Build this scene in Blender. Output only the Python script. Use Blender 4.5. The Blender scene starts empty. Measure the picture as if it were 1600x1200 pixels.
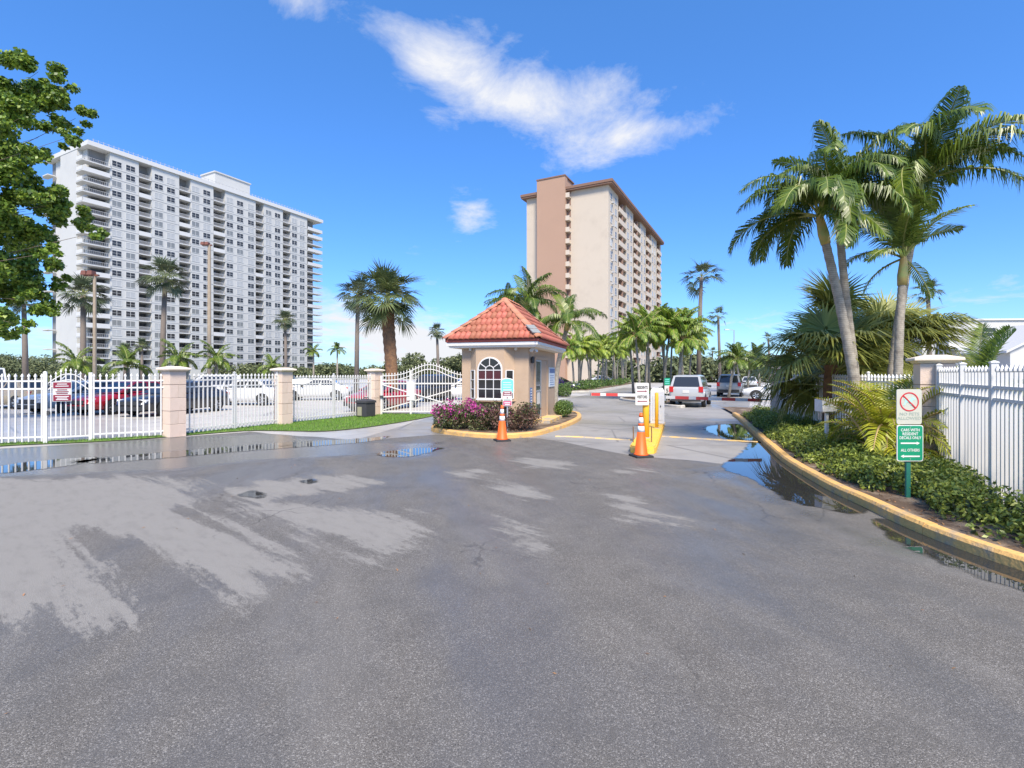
import bpy, bmesh, math, random
import numpy as np
from mathutils import Vector, Matrix
R = math.radians
random.seed(7); rng = np.random.default_rng(7)
scene = bpy.context.scene
col = scene.collection
# ------------------------------------------------------------------ camera
CAM_H, FPX, HOR = 1.85, 774.0, 583.0
cam_d = bpy.data.cameras.new('camera'); cam = bpy.data.objects.new('camera', cam_d); col.objects.link(cam)
cam.location = (0, 0, CAM_H); cam.rotation_euler = (R(90), 0, 0)
cam_d.sensor_width = 36; cam_d.lens = 36 * FPX / 1600; cam_d.shift_y = -17 / 1600
cam_d.clip_start = 0.1; cam_d.clip_end = 6000
scene.camera = cam
# ------------------------------------------------------------------ sky
SUN_EL, SUN_AZ = 50.0, 170.0          # azimuth clockwise from +Y
world = bpy.data.worlds.new('World'); scene.world = world; world.use_nodes = True
wt = world.node_tree; wt.nodes.clear()
def wn(t, **k):
    n = wt.nodes.new(t)
    for a, b in k.items(): setattr(n, a, b)
    return n
def wl(a, b): wt.links.new(a, b)
def wm(op, a, b=None, c=None, clamp=False):
    n = wn('ShaderNodeMath', operation=op, use_clamp=clamp)
    for i, v in enumerate((a, b, c)):
        if v is None: continue
        if isinstance(v, (int, float)): n.inputs[i].default_value = v
        else: wl(v, n.inputs[i])
    return n.outputs[0]
sky = wn('ShaderNodeTexSky', sky_type='NISHITA', sun_disc=False)
sky.sun_elevation = R(SUN_EL); sky.sun_rotation = R(SUN_AZ)
sky.air_density = 1.0; sky.dust_density = 0.3; sky.ozone_density = 3.0
hs = wn('ShaderNodeHueSaturation'); hs.inputs['Saturation'].default_value = 1.25; hs.inputs['Value'].default_value = 1.0
hs.inputs['Hue'].default_value = 0.5
wl(sky.outputs[0], hs.inputs['Color'])
tc = wn('ShaderNodeTexCoord'); sx = wn('ShaderNodeSeparateXYZ'); wl(tc.outputs['Generated'], sx.inputs[0])
az = wm('MULTIPLY', wm('ARCTAN2', sx.outputs[0], sx.outputs[1]), 57.2958)
el = wm('MULTIPLY', wm('ARCSINE', sx.outputs[2]), 57.2958)
# cloud field on a flat layer overhead, so clouds foreshorten towards the horizon
zc = wm('ADD', wm('MAXIMUM', sx.outputs[2], 0.0), 0.16)
cv = wn('ShaderNodeCombineXYZ'); wl(wm('DIVIDE', sx.outputs[0], zc), cv.inputs[0]); wl(wm('DIVIDE', sx.outputs[1], zc), cv.inputs[1])
n1 = wn('ShaderNodeTexNoise'); n1.inputs['Scale'].default_value = 3.4; n1.inputs['Detail'].default_value = 10; n1.inputs['Roughness'].default_value = 0.66; n1.inputs['Distortion'].default_value = 0.35
wl(cv.outputs[0], n1.inputs['Vector'])
n2 = wn('ShaderNodeTexNoise'); n2.inputs['Scale'].default_value = 0.75; n2.inputs['Detail'].default_value = 4; n2.inputs['Distortion'].default_value = 0.6
wl(cv.outputs[0], n2.inputs['Vector'])
def blob(a0, e0, ra, re, tilt, amp):
    ct, st = math.cos(R(tilt)), math.sin(R(tilt))
    da = wm('SUBTRACT', az, a0); de = wm('SUBTRACT', el, e0)
    u = wm('ADD', wm('MULTIPLY', da, ct / ra), wm('MULTIPLY', de, st / ra))
    v = wm('ADD', wm('MULTIPLY', da, -st / re), wm('MULTIPLY', de, ct / re))
    r2 = wm('ADD', wm('MULTIPLY', u, u), wm('MULTIPLY', v, v))
    return wm('MULTIPLY', wm('EXPONENT', wm('MULTIPLY', r2, -1.0)), amp)
cover = None
for b in [(-8, 31.2, 10, 4.4, -14, .42), (8, 28.2, 12, 3.9, -12, .40), (12, 24.5, 10, 2.0, 6, .24), (-5.3, 17.0, 3.8, 3.0, 40, .31), (-26, 36.2, 6, 2.4, -10, .29),
          (-36, 34.5, 5, 3.2, -50, .33), (-14, 4.5, 14, 4.2, -14, .46), (-7, 1.5, 9, 3.0, -10, .4), (-38, 2.5, 12, 4, 0, .36), (26, 5.5, 7, 1.1, 0, .22), (43, 6.5, 7, 1.6, 3, .22), (24, 12, 4, 1.5, 0, .12), (-18, 23, 5, 1.2, 18, .13)]:
    o = blob(*b); cover = o if cover is None else wm('ADD', cover, o)
gen = wm('MULTIPLY', wm('SUBTRACT', n2.outputs['Fac'], 0.47), 0.55)      # patchy thin cloud over the whole sky
dens = wm('ADD', wm('ADD', wm('SUBTRACT', n1.outputs['Fac'], 0.70), cover), gen)
cl = wm('POWER', wm('MULTIPLY', dens, 2.7, clamp=True), 1.1)
hz = wm('MULTIPLY', wm('EXPONENT', wm('MULTIPLY', wm('MAXIMUM', el, 0.0), -0.35)), 0.16)
cl = wm('MAXIMUM', cl, hz)
mx = wn('ShaderNodeMix', data_type='RGBA'); wl(cl, mx.inputs['Factor'])
ra = wn('ShaderNodeValToRGB'); wl(wm('MULTIPLY', el, 1 / 45.0, clamp=True), ra.inputs[0])
ra.color_ramp.elements[0].color = (.36, .55, .86, 1); ra.color_ramp.elements[1].color = (1, 1.0, 1.12, 1); ra.color_ramp.elements[1].position = .8
mu = wn('ShaderNodeMix', data_type='RGBA', blend_type='MULTIPLY'); mu.inputs['Factor'].default_value = 1.0; wl(hs.outputs[0], mu.inputs['A']); wl(ra.outputs[0], mu.inputs['B']); wl(mu.outputs['Result'], mx.inputs['A'])
SKY_STR = 0.145
mx.inputs['B'].default_value = (0.52 / SKY_STR, 0.53 / SKY_STR, 0.56 / SKY_STR, 1)
bg = wn('ShaderNodeBackground'); bg.inputs['Strength'].default_value = SKY_STR; wl(mx.outputs['Result'], bg.inputs['Color'])
wo = wn('ShaderNodeOutputWorld'); wl(bg.outputs[0], wo.inputs['Surface'])
# ------------------------------------------------------------------ sun
sd = bpy.data.lights.new('sun', 'SUN'); sd.energy = 4.1; sd.angle = R(16); sd.color = (1.0, 0.895, 0.735)
sun = bpy.data.objects.new('sun', sd); col.objects.link(sun); sun.location = (-20, -30, 60)
sv = Vector((math.sin(R(SUN_AZ)) * math.cos(R(SUN_EL)), math.cos(R(SUN_AZ)) * math.cos(R(SUN_EL)), math.sin(R(SUN_EL))))
sun.rotation_euler = sv.to_track_quat('Z', 'Y').to_euler()
vs = scene.view_settings; vs.view_transform = 'Standard'; vs.look = 'None'; vs.exposure = 0.80; vs.gamma = 1.0; vs.use_curve_mapping = False
scene.cycles.use_denoising = True
scene.cycles.max_bounces = 8; scene.cycles.transparent_max_bounces = 16
try: scene.cycles.denoiser = 'OPENIMAGEDENOISE'
except Exception: pass
# ------------------------------------------------------------------ materials
M = {}
def mat(name, color, rough=0.6, metal=0.0, var=0.0, scale=4.0, bump=0.0, bscale=60.0, spec=0.5, island=0.0, objrand=0.0, trans=0.0, col2=None, c2lo=.45, c2hi=.6, c2scale=3.0, emit=None, coat=0.0, rings=0.0):
    """Procedural surface: base colour, optional second colour in noise patches, brightness variation, fine relief."""
    m = bpy.data.materials.new(name); m.use_nodes = True; nt = m.node_tree; P = nt.nodes['Principled BSDF']; L = nt.links.new
    def N(t, **k):
        n = nt.nodes.new(t)
        for a, b in k.items(): setattr(n, a, b)
        return n
    P.inputs['Roughness'].default_value = rough; P.inputs['Metallic'].default_value = metal; P.inputs['Specular IOR Level'].default_value = spec
    P.inputs['Coat Weight'].default_value = coat; P.inputs['Coat Roughness'].default_value = .08
    tcn = N('ShaderNodeTexCoord'); cur = None
    rgb = N('ShaderNodeRGB'); rgb.outputs[0].default_value = (*color, 1); cur = rgb.outputs[0]
    if col2:
        nz = N('ShaderNodeTexNoise'); nz.inputs['Scale'].default_value = c2scale; nz.inputs['Detail'].default_value = 6; nz.inputs['Roughness'].default_value = .65; L(tcn.outputs['Object'], nz.inputs['Vector'])
        mr = N('ShaderNodeMapRange'); mr.inputs['From Min'].default_value = c2lo; mr.inputs['From Max'].default_value = c2hi; L(nz.outputs['Fac'], mr.inputs['Value'])
        mi = N('ShaderNodeMix', data_type='RGBA'); L(mr.outputs[0], mi.inputs['Factor']); L(cur, mi.inputs['A']); mi.inputs['B'].default_value = (*col2, 1); cur = mi.outputs['Result']
    if rings:
        wv = N('ShaderNodeTexWave', wave_type='BANDS', bands_direction='Z'); wv.inputs['Scale'].default_value = rings; wv.inputs['Distortion'].default_value = 1.2; wv.inputs['Detail Scale'].default_value = 3; L(tcn.outputs['Object'], wv.inputs['Vector'])
        mr = N('ShaderNodeMapRange'); mr.inputs['From Min'].default_value = .0; mr.inputs['From Max'].default_value = .25; mr.inputs['To Min'].default_value = .55; mr.inputs['To Max'].default_value = 0; L(wv.outputs['Fac'], mr.inputs['Value'])
        mi = N('ShaderNodeMix', data_type='RGBA'); L(mr.outputs[0], mi.inputs['Factor']); L(cur, mi.inputs['A']); mi.inputs['B'].default_value = (*[c_ * .4 for c_ in color], 1); cur = mi.outputs['Result']
    val = None
    def addv(sock, amp):
        nonlocal val
        a = N('ShaderNodeMath', operation='MULTIPLY_ADD'); L(sock, a.inputs[0]); a.inputs[1].default_value = 2 * amp; a.inputs[2].default_value = -amp
        if val is None: val = a.outputs[0]
        else:
            b = N('ShaderNodeMath', operation='ADD'); L(val, b.inputs[0]); L(a.outputs[0], b.inputs[1]); val = b.outputs[0]
    if var:
        nz = N('ShaderNodeTexNoise'); nz.inputs['Scale'].default_value = scale; nz.inputs['Detail'].default_value = 5; L(tcn.outputs['Object'], nz.inputs['Vector']); addv(nz.outputs['Fac'], var)
    if island:
        g = N('ShaderNodeNewGeometry'); addv(g.outputs['Random Per Island'], island)
    if objrand:
        g = N('ShaderNodeObjectInfo'); addv(g.outputs['Random'], objrand)
    if val is not None:
        a = N('ShaderNodeMath', operation='ADD'); a.inputs[1].default_value = 1.0; L(val, a.inputs[0])
        h = N('ShaderNodeHueSaturation'); L(a.outputs[0], h.inputs['Value']); L(cur, h.inputs['Color'])
        if island or objrand:
            hh = N('ShaderNodeMath', operation='MULTIPLY_ADD'); L(val, hh.inputs[0]); hh.inputs[1].default_value = -.045; hh.inputs[2].default_value = .5; L(hh.outputs[0], h.inputs['Hue'])
        cur = h.outputs[0]
    L(cur, P.inputs['Base Color'])
    if bump:
        nz = N('ShaderNodeTexNoise'); nz.inputs['Scale'].default_value = bscale; nz.inputs['Detail'].default_value = 4; L(tcn.outputs['Object'], nz.inputs['Vector'])
        b = N('ShaderNodeBump'); b.inputs['Strength'].default_value = bump; b.inputs['Distance'].default_value = .02; L(nz.outputs['Fac'], b.inputs['Height']); L(b.outputs[0], P.inputs['Normal'])
    if trans:
        t = N('ShaderNodeBsdfTranslucent'); L(cur, t.inputs['Color']); ms = N('ShaderNodeMixShader'); ms.inputs[0].default_value = trans
        out = nt.nodes['Material Output']; L(P.outputs[0], ms.inputs[1]); L(t.outputs[0], ms.inputs[2]); L(ms.outputs[0], out.inputs['Surface'])
    if emit:
        P.inputs['Emission Color'].default_value = (*emit[0], 1); P.inputs['Emission Strength'].default_value = emit[1]
    M[name] = m
    return m
mat('white_metal', (.64, .63, .60), .45, var=.05, scale=2)
mat('white_paint', (.66, .65, .63), .55, var=.06, scale=2)
mat('rust_white', (.76, .75, .73), .6, col2=(.45, .36, .3), c2lo=.66, c2hi=.74, c2scale=5)
mat('pillar_block', (.66, .52, .42), .85, var=.10, scale=3, bump=.25, bscale=40, objrand=.05, col2=(.55, .43, .33), c2lo=.55, c2hi=.75)
mat('pillar_joint', (.36, .28, .22), .9)
mat('pillar_cap', (.72, .62, .50), .85, var=.08, scale=3, bump=.2, col2=(.5, .43, .36), c2lo=.58, c2hi=.72)
mat('stucco', (.46, .335, .23), .9, var=.06, scale=1.5, bump=.4, bscale=90, col2=(.40, .285, .195), c2lo=.5, c2hi=.75, c2scale=1.6)
mat('stucco_trim', (.50, .35, .23), .9, var=.05, bump=.2, bscale=90)
mat('roof_tile', (.38, .115, .07), .8, var=.10, scale=6, objrand=.2, bump=.2, col2=(.46, .20, .13), c2lo=.5, c2hi=.75, c2scale=4)
mat('roof_tile_join', (.62, .19, .10), .75, var=.10, scale=6, island=.16)
mat('cap_tile', (.47, .20, .12), .78, var=.1, objrand=.12)
mat('roof_deck', (.30, .09, .05), .9)
mat('fascia_red', (.34, .07, .05), .7, var=.1)
mat('flashing', (.25, .26, .25), .6, var=.2, scale=8)
mat('soffit', (.74, .72, .68), .6, col2=(.55, .5, .45), c2lo=.6, c2hi=.75)
mat('dark_glass', (.018, .016, .018), .06, spec=.6)
mat('maroon_glass', (.07, .012, .02), .08, spec=.6)
mat('door_glass', (.10, .12, .12), .08, spec=.7)
mat('cone_orange', (.80, .12, .012), .5, var=.06, scale=6, col2=(.6, .15, .05), c2lo=.66, c2hi=.8)
mat('cone_white', (.80, .79, .77), .4, var=.08, scale=8)
mat('rubber', (.025, .025, .027), .75)
mat('yellow_paint', (.86, .46, .03), .5, var=.07, scale=3)
mat('yellow_kerb', (.68, .40, .13), .8, var=.2, scale=3.5, bump=.6, bscale=22, col2=(.36, .29, .2), c2lo=.50, c2hi=.70, c2scale=4)
mat('yellow_island', (.84, .50, .06), .65, var=.10, scale=3, bump=.3, bscale=30, col2=(.55, .42, .22), c2lo=.58, c2hi=.7, c2scale=4)
mat('yellow_worn', (.70, .46, .16), .75, col2=(.36, .33, .29), c2lo=.46, c2hi=.6, c2scale=3)
mat('concrete', (.42, .40, .37), .85, var=.1, scale=1.2, bump=.25, col2=(.33, .31, .28), c2lo=.5, c2hi=.7)
mat('kerb_concrete', (.50, .47, .41), .85, var=.1, bump=.25, col2=(.36, .33, .28), c2lo=.5, c2hi=.7)
mat('soil', (.10, .065, .04), .95, var=.3, scale=5, bump=.8, bscale=25, col2=(.26, .20, .14), c2lo=.45, c2hi=.62, c2scale=2)
mat('turf', (.10, .16, .03), .95, var=.3, scale=3, bump=.6, bscale=30, col2=(.16, .13, .05), c2lo=.55, c2hi=.7)
mat('terrain', (.24, .25, .17), .95, var=.2, scale=.05, col2=(.32, .30, .26), c2lo=.45, c2hi=.6, c2scale=.03)
mat('grass', (.15, .30, .035), .7, island=.35, trans=.25)
mat('trunk_grey', (.36, .32, .26), .9, var=.2, scale=9, bump=.5, bscale=18, col2=(.21, .18, .145), c2lo=.45, c2hi=.68, c2scale=7, rings=7.0)
mat('trunk_brown', (.22, .12, .06), .95, var=.25, scale=5, bump=.8, bscale=14, col2=(.12, .07, .045), c2lo=.45, c2hi=.65, c2scale=7)
mat('trunk_dull', (.17, .14, .115), .95, var=.2, scale=4, bump=.5)
mat('crownshaft', (.44, .32, .11), .6, var=.2, scale=4, col2=(.30, .34, .10), c2lo=.45, c2hi=.62)
mat('bark', (.16, .12, .09), .95, var=.2, bump=.6)
mat('frond', (.10, .155, .016), .38, island=.35, objrand=.2, trans=.22, spec=.5)
mat('frond_olive', (.115, .15, .05), .5, island=.35, objrand=.2, trans=.2)
mat('frond_light', (.17, .24, .04), .42, island=.3, objrand=.15, trans=.25)
mat('frond_yellow', (.38, .40, .03), .45, island=.35, objrand=.3, trans=.3)
mat('frond_dead', (.32, .18, .08), .8, island=.3, trans=.2)
mat('frond_row', (.20, .29, .03), .45, island=.4, objrand=.25, trans=.28)
mat('fan_leaf', (.27, .29, .065), .45, island=.3, objrand=.25, trans=.3)
mat('fan_far', (.075, .10, .045), .6, island=.35, trans=.15)
mat('rachis', (.28, .30, .09), .5)
mat('rachis_dry', (.40, .28, .12), .6)
mat('leaf_tree', (.15, .24, .03), .45, island=.6, trans=.3)
mat('leaf_hedge', (.10, .175, .035), .45, island=.5, trans=.2)
mat('leaf_cover', (.21, .27, .045), .45, island=.5, trans=.22)
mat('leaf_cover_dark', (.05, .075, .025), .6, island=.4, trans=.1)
mat('leaf_croton', (.42, .42, .03), .5, island=.4, trans=.25)
mat('leaf_bush', (.09, .11, .035), .5, island=.5, trans=.2)
mat('leaf_bronze', (.13, .075, .05), .5, island=.5, trans=.2)
mat('bract', (.48, .06, .26), .55, island=.35, trans=.3)
mat('far_wood', (.11, .135, .06), .8, island=.5, trans=.1)
mat('bldg_white', (.50, .50, .48), .8, var=.05, scale=.15, col2=(.45, .45, .44), c2lo=.5, c2hi=.8, c2scale=.2)
mat('bldg_band', (.40, .40, .40), .8)
mat('bldg_back', (.20, .20, .20), .8)
mat('bldg_slab', (.56, .56, .55), .8)
mat('rail_grey', (.42, .42, .42), .6)
mat('win_dark', (.035, .037, .04), .12)
mat('win_mid', (.20, .21, .21), .2)
mat('win_light', (.40, .41, .41), .5)
mat('tan_wall', (.50, .43, .345), .85, var=.05, scale=.12, col2=(.44, .375, .30), c2lo=.5, c2hi=.8, c2scale=.25)
mat('tan_slab', (.52, .45, .37), .85)
mat('brown_shaft', (.37, .235, .165), .85, var=.05, scale=.2)
mat('roof_brown', (.20, .115, .08), .8)
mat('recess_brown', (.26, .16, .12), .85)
mat('wood_pole', (.33, .27, .20), .9, var=.2, scale=5, bump=.4)
mat('lamp_brown', (.16, .06, .04), .6)
mat('steel', (.45, .46, .47), .4, metal=.6)
mat('sign_white', (.62, .61, .57), .5, var=.05, scale=5)
mat('sign_white_old', (.50, .50, .42), .6, var=.08, scale=5)
mat('sign_green', (.01, .27, .14), .45, var=.05)
mat('post_green', (.02, .16, .12), .55, var=.1)
mat('sign_teal', (.16, .58, .50), .5)
mat('sign_red', (.22, .012, .035), .5)
mat('sign_pink', (.50, .06, .16), .5)
mat('sign_blue', (.10, .16, .33), .5)
mat('sign_pale', (.66, .72, .76), .5)
mat('mark_dark', (.03, .03, .03), .6)
mat('mark_maroon', (.24, .02, .04), .5)
mat('mark_red', (.55, .03, .04), .5)
mat('mark_white', (.72, .72, .70), .5)
mat('mark_teal', (.38, .66, .58), .6)
mat('mark_grey', (.30, .38, .33), .6)
mat('stripe_red', (.60, .06, .05), .5)
mat('bin_dark', (.045, .045, .05), .6)
mat('bin_panel', (.30, .29, .20), .7)
mat('gate_iron', (.05, .05, .05), .5)
mat('tyre', (.02, .02, .02), .85)
mat('rim', (.55, .56, .57), .3, metal=.8)
mat('car_glass', (.03, .033, .036), .05, spec=.7)
mat('tail_red', (.50, .02, .02), .25)
mat('lens', (.75, .76, .76), .15)
mat('trim_black', (.03, .03, .03), .5)
for nm, c in dict(white=(.68, .68, .67), silver=(.42, .43, .43), black=(.02, .02, .024), red=(.36, .012, .02), gold=(.42, .33, .20), grey=(.32, .33, .34), darkred=(.30, .015, .03), purple=(.045, .02, .09), pale_blue=(.55, .62, .64)).items():
    mat('car_' + nm, c, .28, metal=.0, coat=.7, spec=.5)
# ------------------------------------------------------------------ mesh helpers
class MB:
    def __init__(s): s.v = []; s.f = []; s.m = []; s.mi = 0
    def add(s, v, f):
        o = len(s.v); s.v.extend([tuple(p) for p in v])
        for q in f: s.f.append(tuple(i + o for i in q)); s.m.append(s.mi)
        return s
    def box(s, c, d, rz=0.0, taper=1.0):
        hx, hy, hz = d[0] / 2, d[1] / 2, d[2] / 2; ca, sa = math.cos(rz), math.sin(rz); vs_ = []
        for z in (-1, 1):
            t = taper if z > 0 else 1.0
            for x, y in ((-1, -1), (1, -1), (1, 1), (-1, 1)):
                X, Y = x * hx * t, y * hy * t
                vs_.append((c[0] + X * ca - Y * sa, c[1] + X * sa + Y * ca, c[2] + z * hz))
        return s.add(vs_, [(3, 2, 1, 0), (4, 5, 6, 7), (0, 1, 5, 4), (1, 2, 6, 5), (2, 3, 7, 6), (3, 0, 4, 7)])
    def b2(s, a, b):  # box by two corners
        return s.box([(a[i] + b[i]) / 2 for i in range(3)], [abs(b[i] - a[i]) for i in range(3)])
    def prism(s, poly, z0, z1):
        n = len(poly); v = [(p[0], p[1], z0) for p in poly] + [(p[0], p[1], z1) for p in poly]
        f = [tuple(range(n - 1, -1, -1)), tuple(range(n, 2 * n))] + [(i, (i + 1) % n, n + (i + 1) % n, n + i) for i in range(n)]
        return s.add(v, f)
    def bar(s, a, b, w, h=None):
        """square bar from a to b"""
        a, b = Vector(a), Vector(b); d = (b - a).normalized(); h = h or w
        up = Vector((0, 0, 1)) if abs(d.z) < .95 else Vector((1, 0, 0))
        x = d.cross(up).normalized() * w / 2; y = x.cross(d).normalized() * h / 2
        v = [p + q for p in (a, b) for q in (-x - y, x - y, x + y, -x + y)]
        return s.add(v, [(3, 2, 1, 0), (4, 5, 6, 7), (0, 1, 5, 4), (1, 2, 6, 5), (2, 3, 7, 6), (3, 0, 4, 7)])
    def tube(s, path, radii, n=8, caps=True):
        if not hasattr(radii, '__len__'): radii = [radii] * len(path)
        P = [Vector(p) for p in path]; vs_ = []; px = None
        for i, p in enumerate(P):
            d = (P[min(i + 1, len(P) - 1)] - P[max(i - 1, 0)]).normalized()
            if px is None: px = d.cross(Vector((0, 1, 0)) if abs(d.y) < .9 else Vector((1, 0, 0))).normalized()
            else: px = (px - d * px.dot(d)).normalized()
            py = d.cross(px)
            for k in range(n):
                a = 2 * math.pi * k / n; vs_.append(p + (px * math.cos(a) + py * math.sin(a)) * radii[i])
        f = [(i * n + k, i * n + (k + 1) % n, (i + 1) * n + (k + 1) % n, (i + 1) * n + k) for i in range(len(P) - 1) for k in range(n)]
        if caps: f += [tuple(range(n - 1, -1, -1)), tuple(range((len(P) - 1) * n, len(P) * n))]
        return s.add(vs_, f)
    def lathe(s, prof, n=16, c=(0, 0)):
        vs_ = [(c[0] + r * math.cos(2 * math.pi * k / n), c[1] + r * math.sin(2 * math.pi * k / n), z) for r, z in prof for k in range(n)]
        f = [(i * n + k, i * n + (k + 1) % n, (i + 1) * n + (k + 1) % n, (i + 1) * n + k) for i in range(len(prof) - 1) for k in range(n)]
        return s.add(vs_, f + [tuple(range(n - 1, -1, -1)), tuple(range((len(prof) - 1) * n, len(prof) * n))])
    def sqlathe(s, prof):  # square section stack
        vs_ = [(a * r, b * r, z) for r, z in prof for a, b in ((-1, -1), (1, -1), (1, 1), (-1, 1))]; k = len(prof)
        f = [(i * 4 + j, i * 4 + (j + 1) % 4, i * 4 + 4 + (j + 1) % 4, i * 4 + 4 + j) for i in range(k - 1) for j in range(4)]
        return s.add(vs_, f + [(3, 2, 1, 0), tuple(range(4 * k - 4, 4 * k))])
    def mesh(s, name, mats, smooth=False):
        me = bpy.data.meshes.new(name); me.from_pydata(s.v, [], s.f)
        for m in (mats if isinstance(mats, (list, tuple)) else [mats]): me.materials.append(M[m])
        if len(set(s.m)) > 1: me.polygons.foreach_set('material_index', s.m)
        if smooth: me.polygons.foreach_set('use_smooth', [True] * len(me.polygons))
        me.update(); return me
    def build(s, name, mats, parent=None, loc=(0, 0, 0), rot=(0, 0, 0), smooth=False):
        return put(name, s.mesh(name, mats, smooth), parent, loc, rot)
def put(name, me, parent=None, loc=(0, 0, 0), rot=(0, 0, 0), scale=None):
    o = bpy.data.objects.new(name, me); col.objects.link(o); o.parent = parent; o.location = loc
    o.rotation_euler = rot if hasattr(rot, '__len__') else (0, 0, rot)
    if scale is not None: o.scale = scale if hasattr(scale, '__len__') else (scale,) * 3
    return o
def tag(o, label, cat, group=None):
    o['label'] = label; o['category'] = cat
    if group: o['group'] = group
    return o
def thing(name, label, cat, loc=(0, 0, 0), rz=0.0, group=None):
    return tag(put(name, None, None, loc, rz), label, cat, group)
def struct(o): o['kind'] = 'structure'; return o
def stuff(o, label=None, cat=None):
    o['kind'] = 'stuff'
    if label: o['label'] = label
    if cat: o['category'] = cat
    return o
def at(px, py, z=0.0):
    """ground (or height z) position from the photo's pixel"""
    Y = (CAM_H - z) * FPX / (py - HOR); return Vector(((px - 800) / FPX * Y, Y, z))
def ray(px, Y): return (px - 800) / FPX * Y
def zat(py, Y): return CAM_H + (HOR - py) / FPX * Y
A = Vector((math.sin(R(27.5)), math.cos(R(27.5)), 0)); AZ = R(62.5)   # the site's depth axis
B = Vector((A.y, -A.x, 0))                                             # to the right of it
def npmesh(name, v, f, mats, smooth=False):
    me = bpy.data.meshes.new(name); v = np.asarray(v, dtype=np.float32); f = np.asarray(f, dtype=np.int32); k = f.shape[1]
    me.vertices.add(len(v)); me.vertices.foreach_set('co', v.ravel()); me.loops.add(f.size); me.loops.foreach_set('vertex_index', f.ravel())
    me.polygons.add(len(f)); me.polygons.foreach_set('loop_start', np.arange(0, f.size, k, dtype=np.int32))
    if smooth: me.polygons.foreach_set('use_smooth', np.ones(len(f), dtype=bool))
    me.update(calc_edges=True); me.validate()
    for m in (mats if isinstance(mats, (list, tuple)) else [mats]): me.materials.append(M[m])
    return me
def leaves(pts, size, ratio=.5, up=.35, out=None):
    """one pointed leaf quad per point"""
    n = len(pts); d = rng.normal(size=(n, 3)); d[:, 2] += up
    if out is not None: d = d * .8 + out
    d /= np.linalg.norm(d, axis=1)[:, None] + 1e-9
    a = np.cross(d, rng.normal(size=(n, 3))); a /= np.linalg.norm(a, axis=1)[:, None] + 1e-9; b = np.cross(d, a)
    sz = (size * rng.uniform(.6, 1.3, n))[:, None]
    v = np.stack([pts - a * sz * .5, pts + b * sz * ratio * .5 + a * sz * .05, pts + a * sz * .55 - d * sz * .12, pts - b * sz * ratio * .5 + a * sz * .05], 1).reshape(-1, 3)
    return v, np.arange(4 * n).reshape(n, 4)
def ball_pts(n, c, r, fill=.55):
    d = rng.normal(size=(n, 3)); d /= np.linalg.norm(d, axis=1)[:, None]
    rad = rng.uniform(fill, 1.0, n) ** .6
    return np.asarray(c) + d * rad[:, None] * np.asarray(r), d
def sdf(pts, poly):
    """signed distance, positive inside"""
    P = np.asarray(poly, float); Q = np.roll(P, -1, 0); best = np.full(len(pts), 1e9); ins = np.zeros(len(pts), bool)
    for a, b in zip(P, Q):
        ab = b - a; t = np.clip(((pts - a) @ ab) / (ab @ ab + 1e-12), 0, 1); best = np.minimum(best, np.linalg.norm(pts - (a + t[:, None] * ab), axis=1))
        c = (a[1] > pts[:, 1]) != (b[1] > pts[:, 1]); xi = (b[0] - a[0]) * (pts[:, 1] - a[1]) / (b[1] - a[1] + 1e-12) + a[0]; ins ^= c & (pts[:, 0] < xi)
    return np.where(ins, best, -best)
def gp(pix): return [tuple(at(x, y))[:2] for x, y in pix]
def smooth_path(P, k=6, closed=False):
    P = [Vector(p) for p in P]; n = len(P); out = []
    for i in range(n if closed else n - 1):
        if closed: p0, p1, p2, p3 = P[i - 1], P[i], P[(i + 1) % n], P[(i + 2) % n]
        else: p0, p1, p2, p3 = P[max(i - 1, 0)], P[i], P[i + 1], P[min(i + 2, n - 1)]
        for j in range(k):
            t = j / k; out.append(.5 * ((2 * p1) + (p2 - p0) * t + (2 * p0 - 5 * p1 + 4 * p2 - p3) * t * t + (3 * p1 - p0 - 3 * p2 + p3) * t ** 3))
    if not closed: out.append(P[-1])
    return out
def sweep(path, prof, closed=False):
    """profile (side, z) swept along a ground path; side is to the right of travel"""
    mb = MB(); n = len(path); k = len(prof); v = []
    for i, p in enumerate(path):
        a = path[(i - 1) % n] if closed or i > 0 else path[i]; b = path[(i + 1) % n] if closed or i < n - 1 else path[i]
        d = Vector((b[0] - a[0], b[1] - a[1])).normalized(); s = Vector((d.y, -d.x))
        for q in prof: v.append((p[0] + s.x * q[0], p[1] + s.y * q[0], q[1]))
    m = n if closed else n - 1
    f = [(i * k + j, i * k + j + 1, ((i + 1) % n) * k + j + 1, ((i + 1) % n) * k + j) for i in range(m) for j in range(k - 1)]
    if not closed: f += [tuple(range(k)), tuple(range((n - 1) * k + k - 1, (n - 1) * k - 1, -1))]
    return mb.add(v, f)
def text(string, size, m, parent, loc, rot, bold=.0, name='lettering', sx=1.0):
    cu = bpy.data.curves.new('t', 'FONT'); cu.body = string; cu.size = size; cu.align_x = 'CENTER'; cu.align_y = 'CENTER'; cu.offset = bold * size; cu.resolution_u = 2
    o = bpy.data.objects.new('t', cu); col.objects.link(o); dg = bpy.context.evaluated_depsgraph_get()
    me = bpy.data.meshes.new_from_object(o.evaluated_get(dg)); bpy.data.objects.remove(o); me.materials.clear(); me.materials.append(M[m])
    return put(name, me, parent, loc, rot, (sx, 1, 1))
ORD = 'first second third fourth fifth sixth seventh eighth ninth tenth eleventh twelfth thirteenth fourteenth fifteenth sixteenth seventeenth eighteenth nineteenth twentieth'.split()
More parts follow.
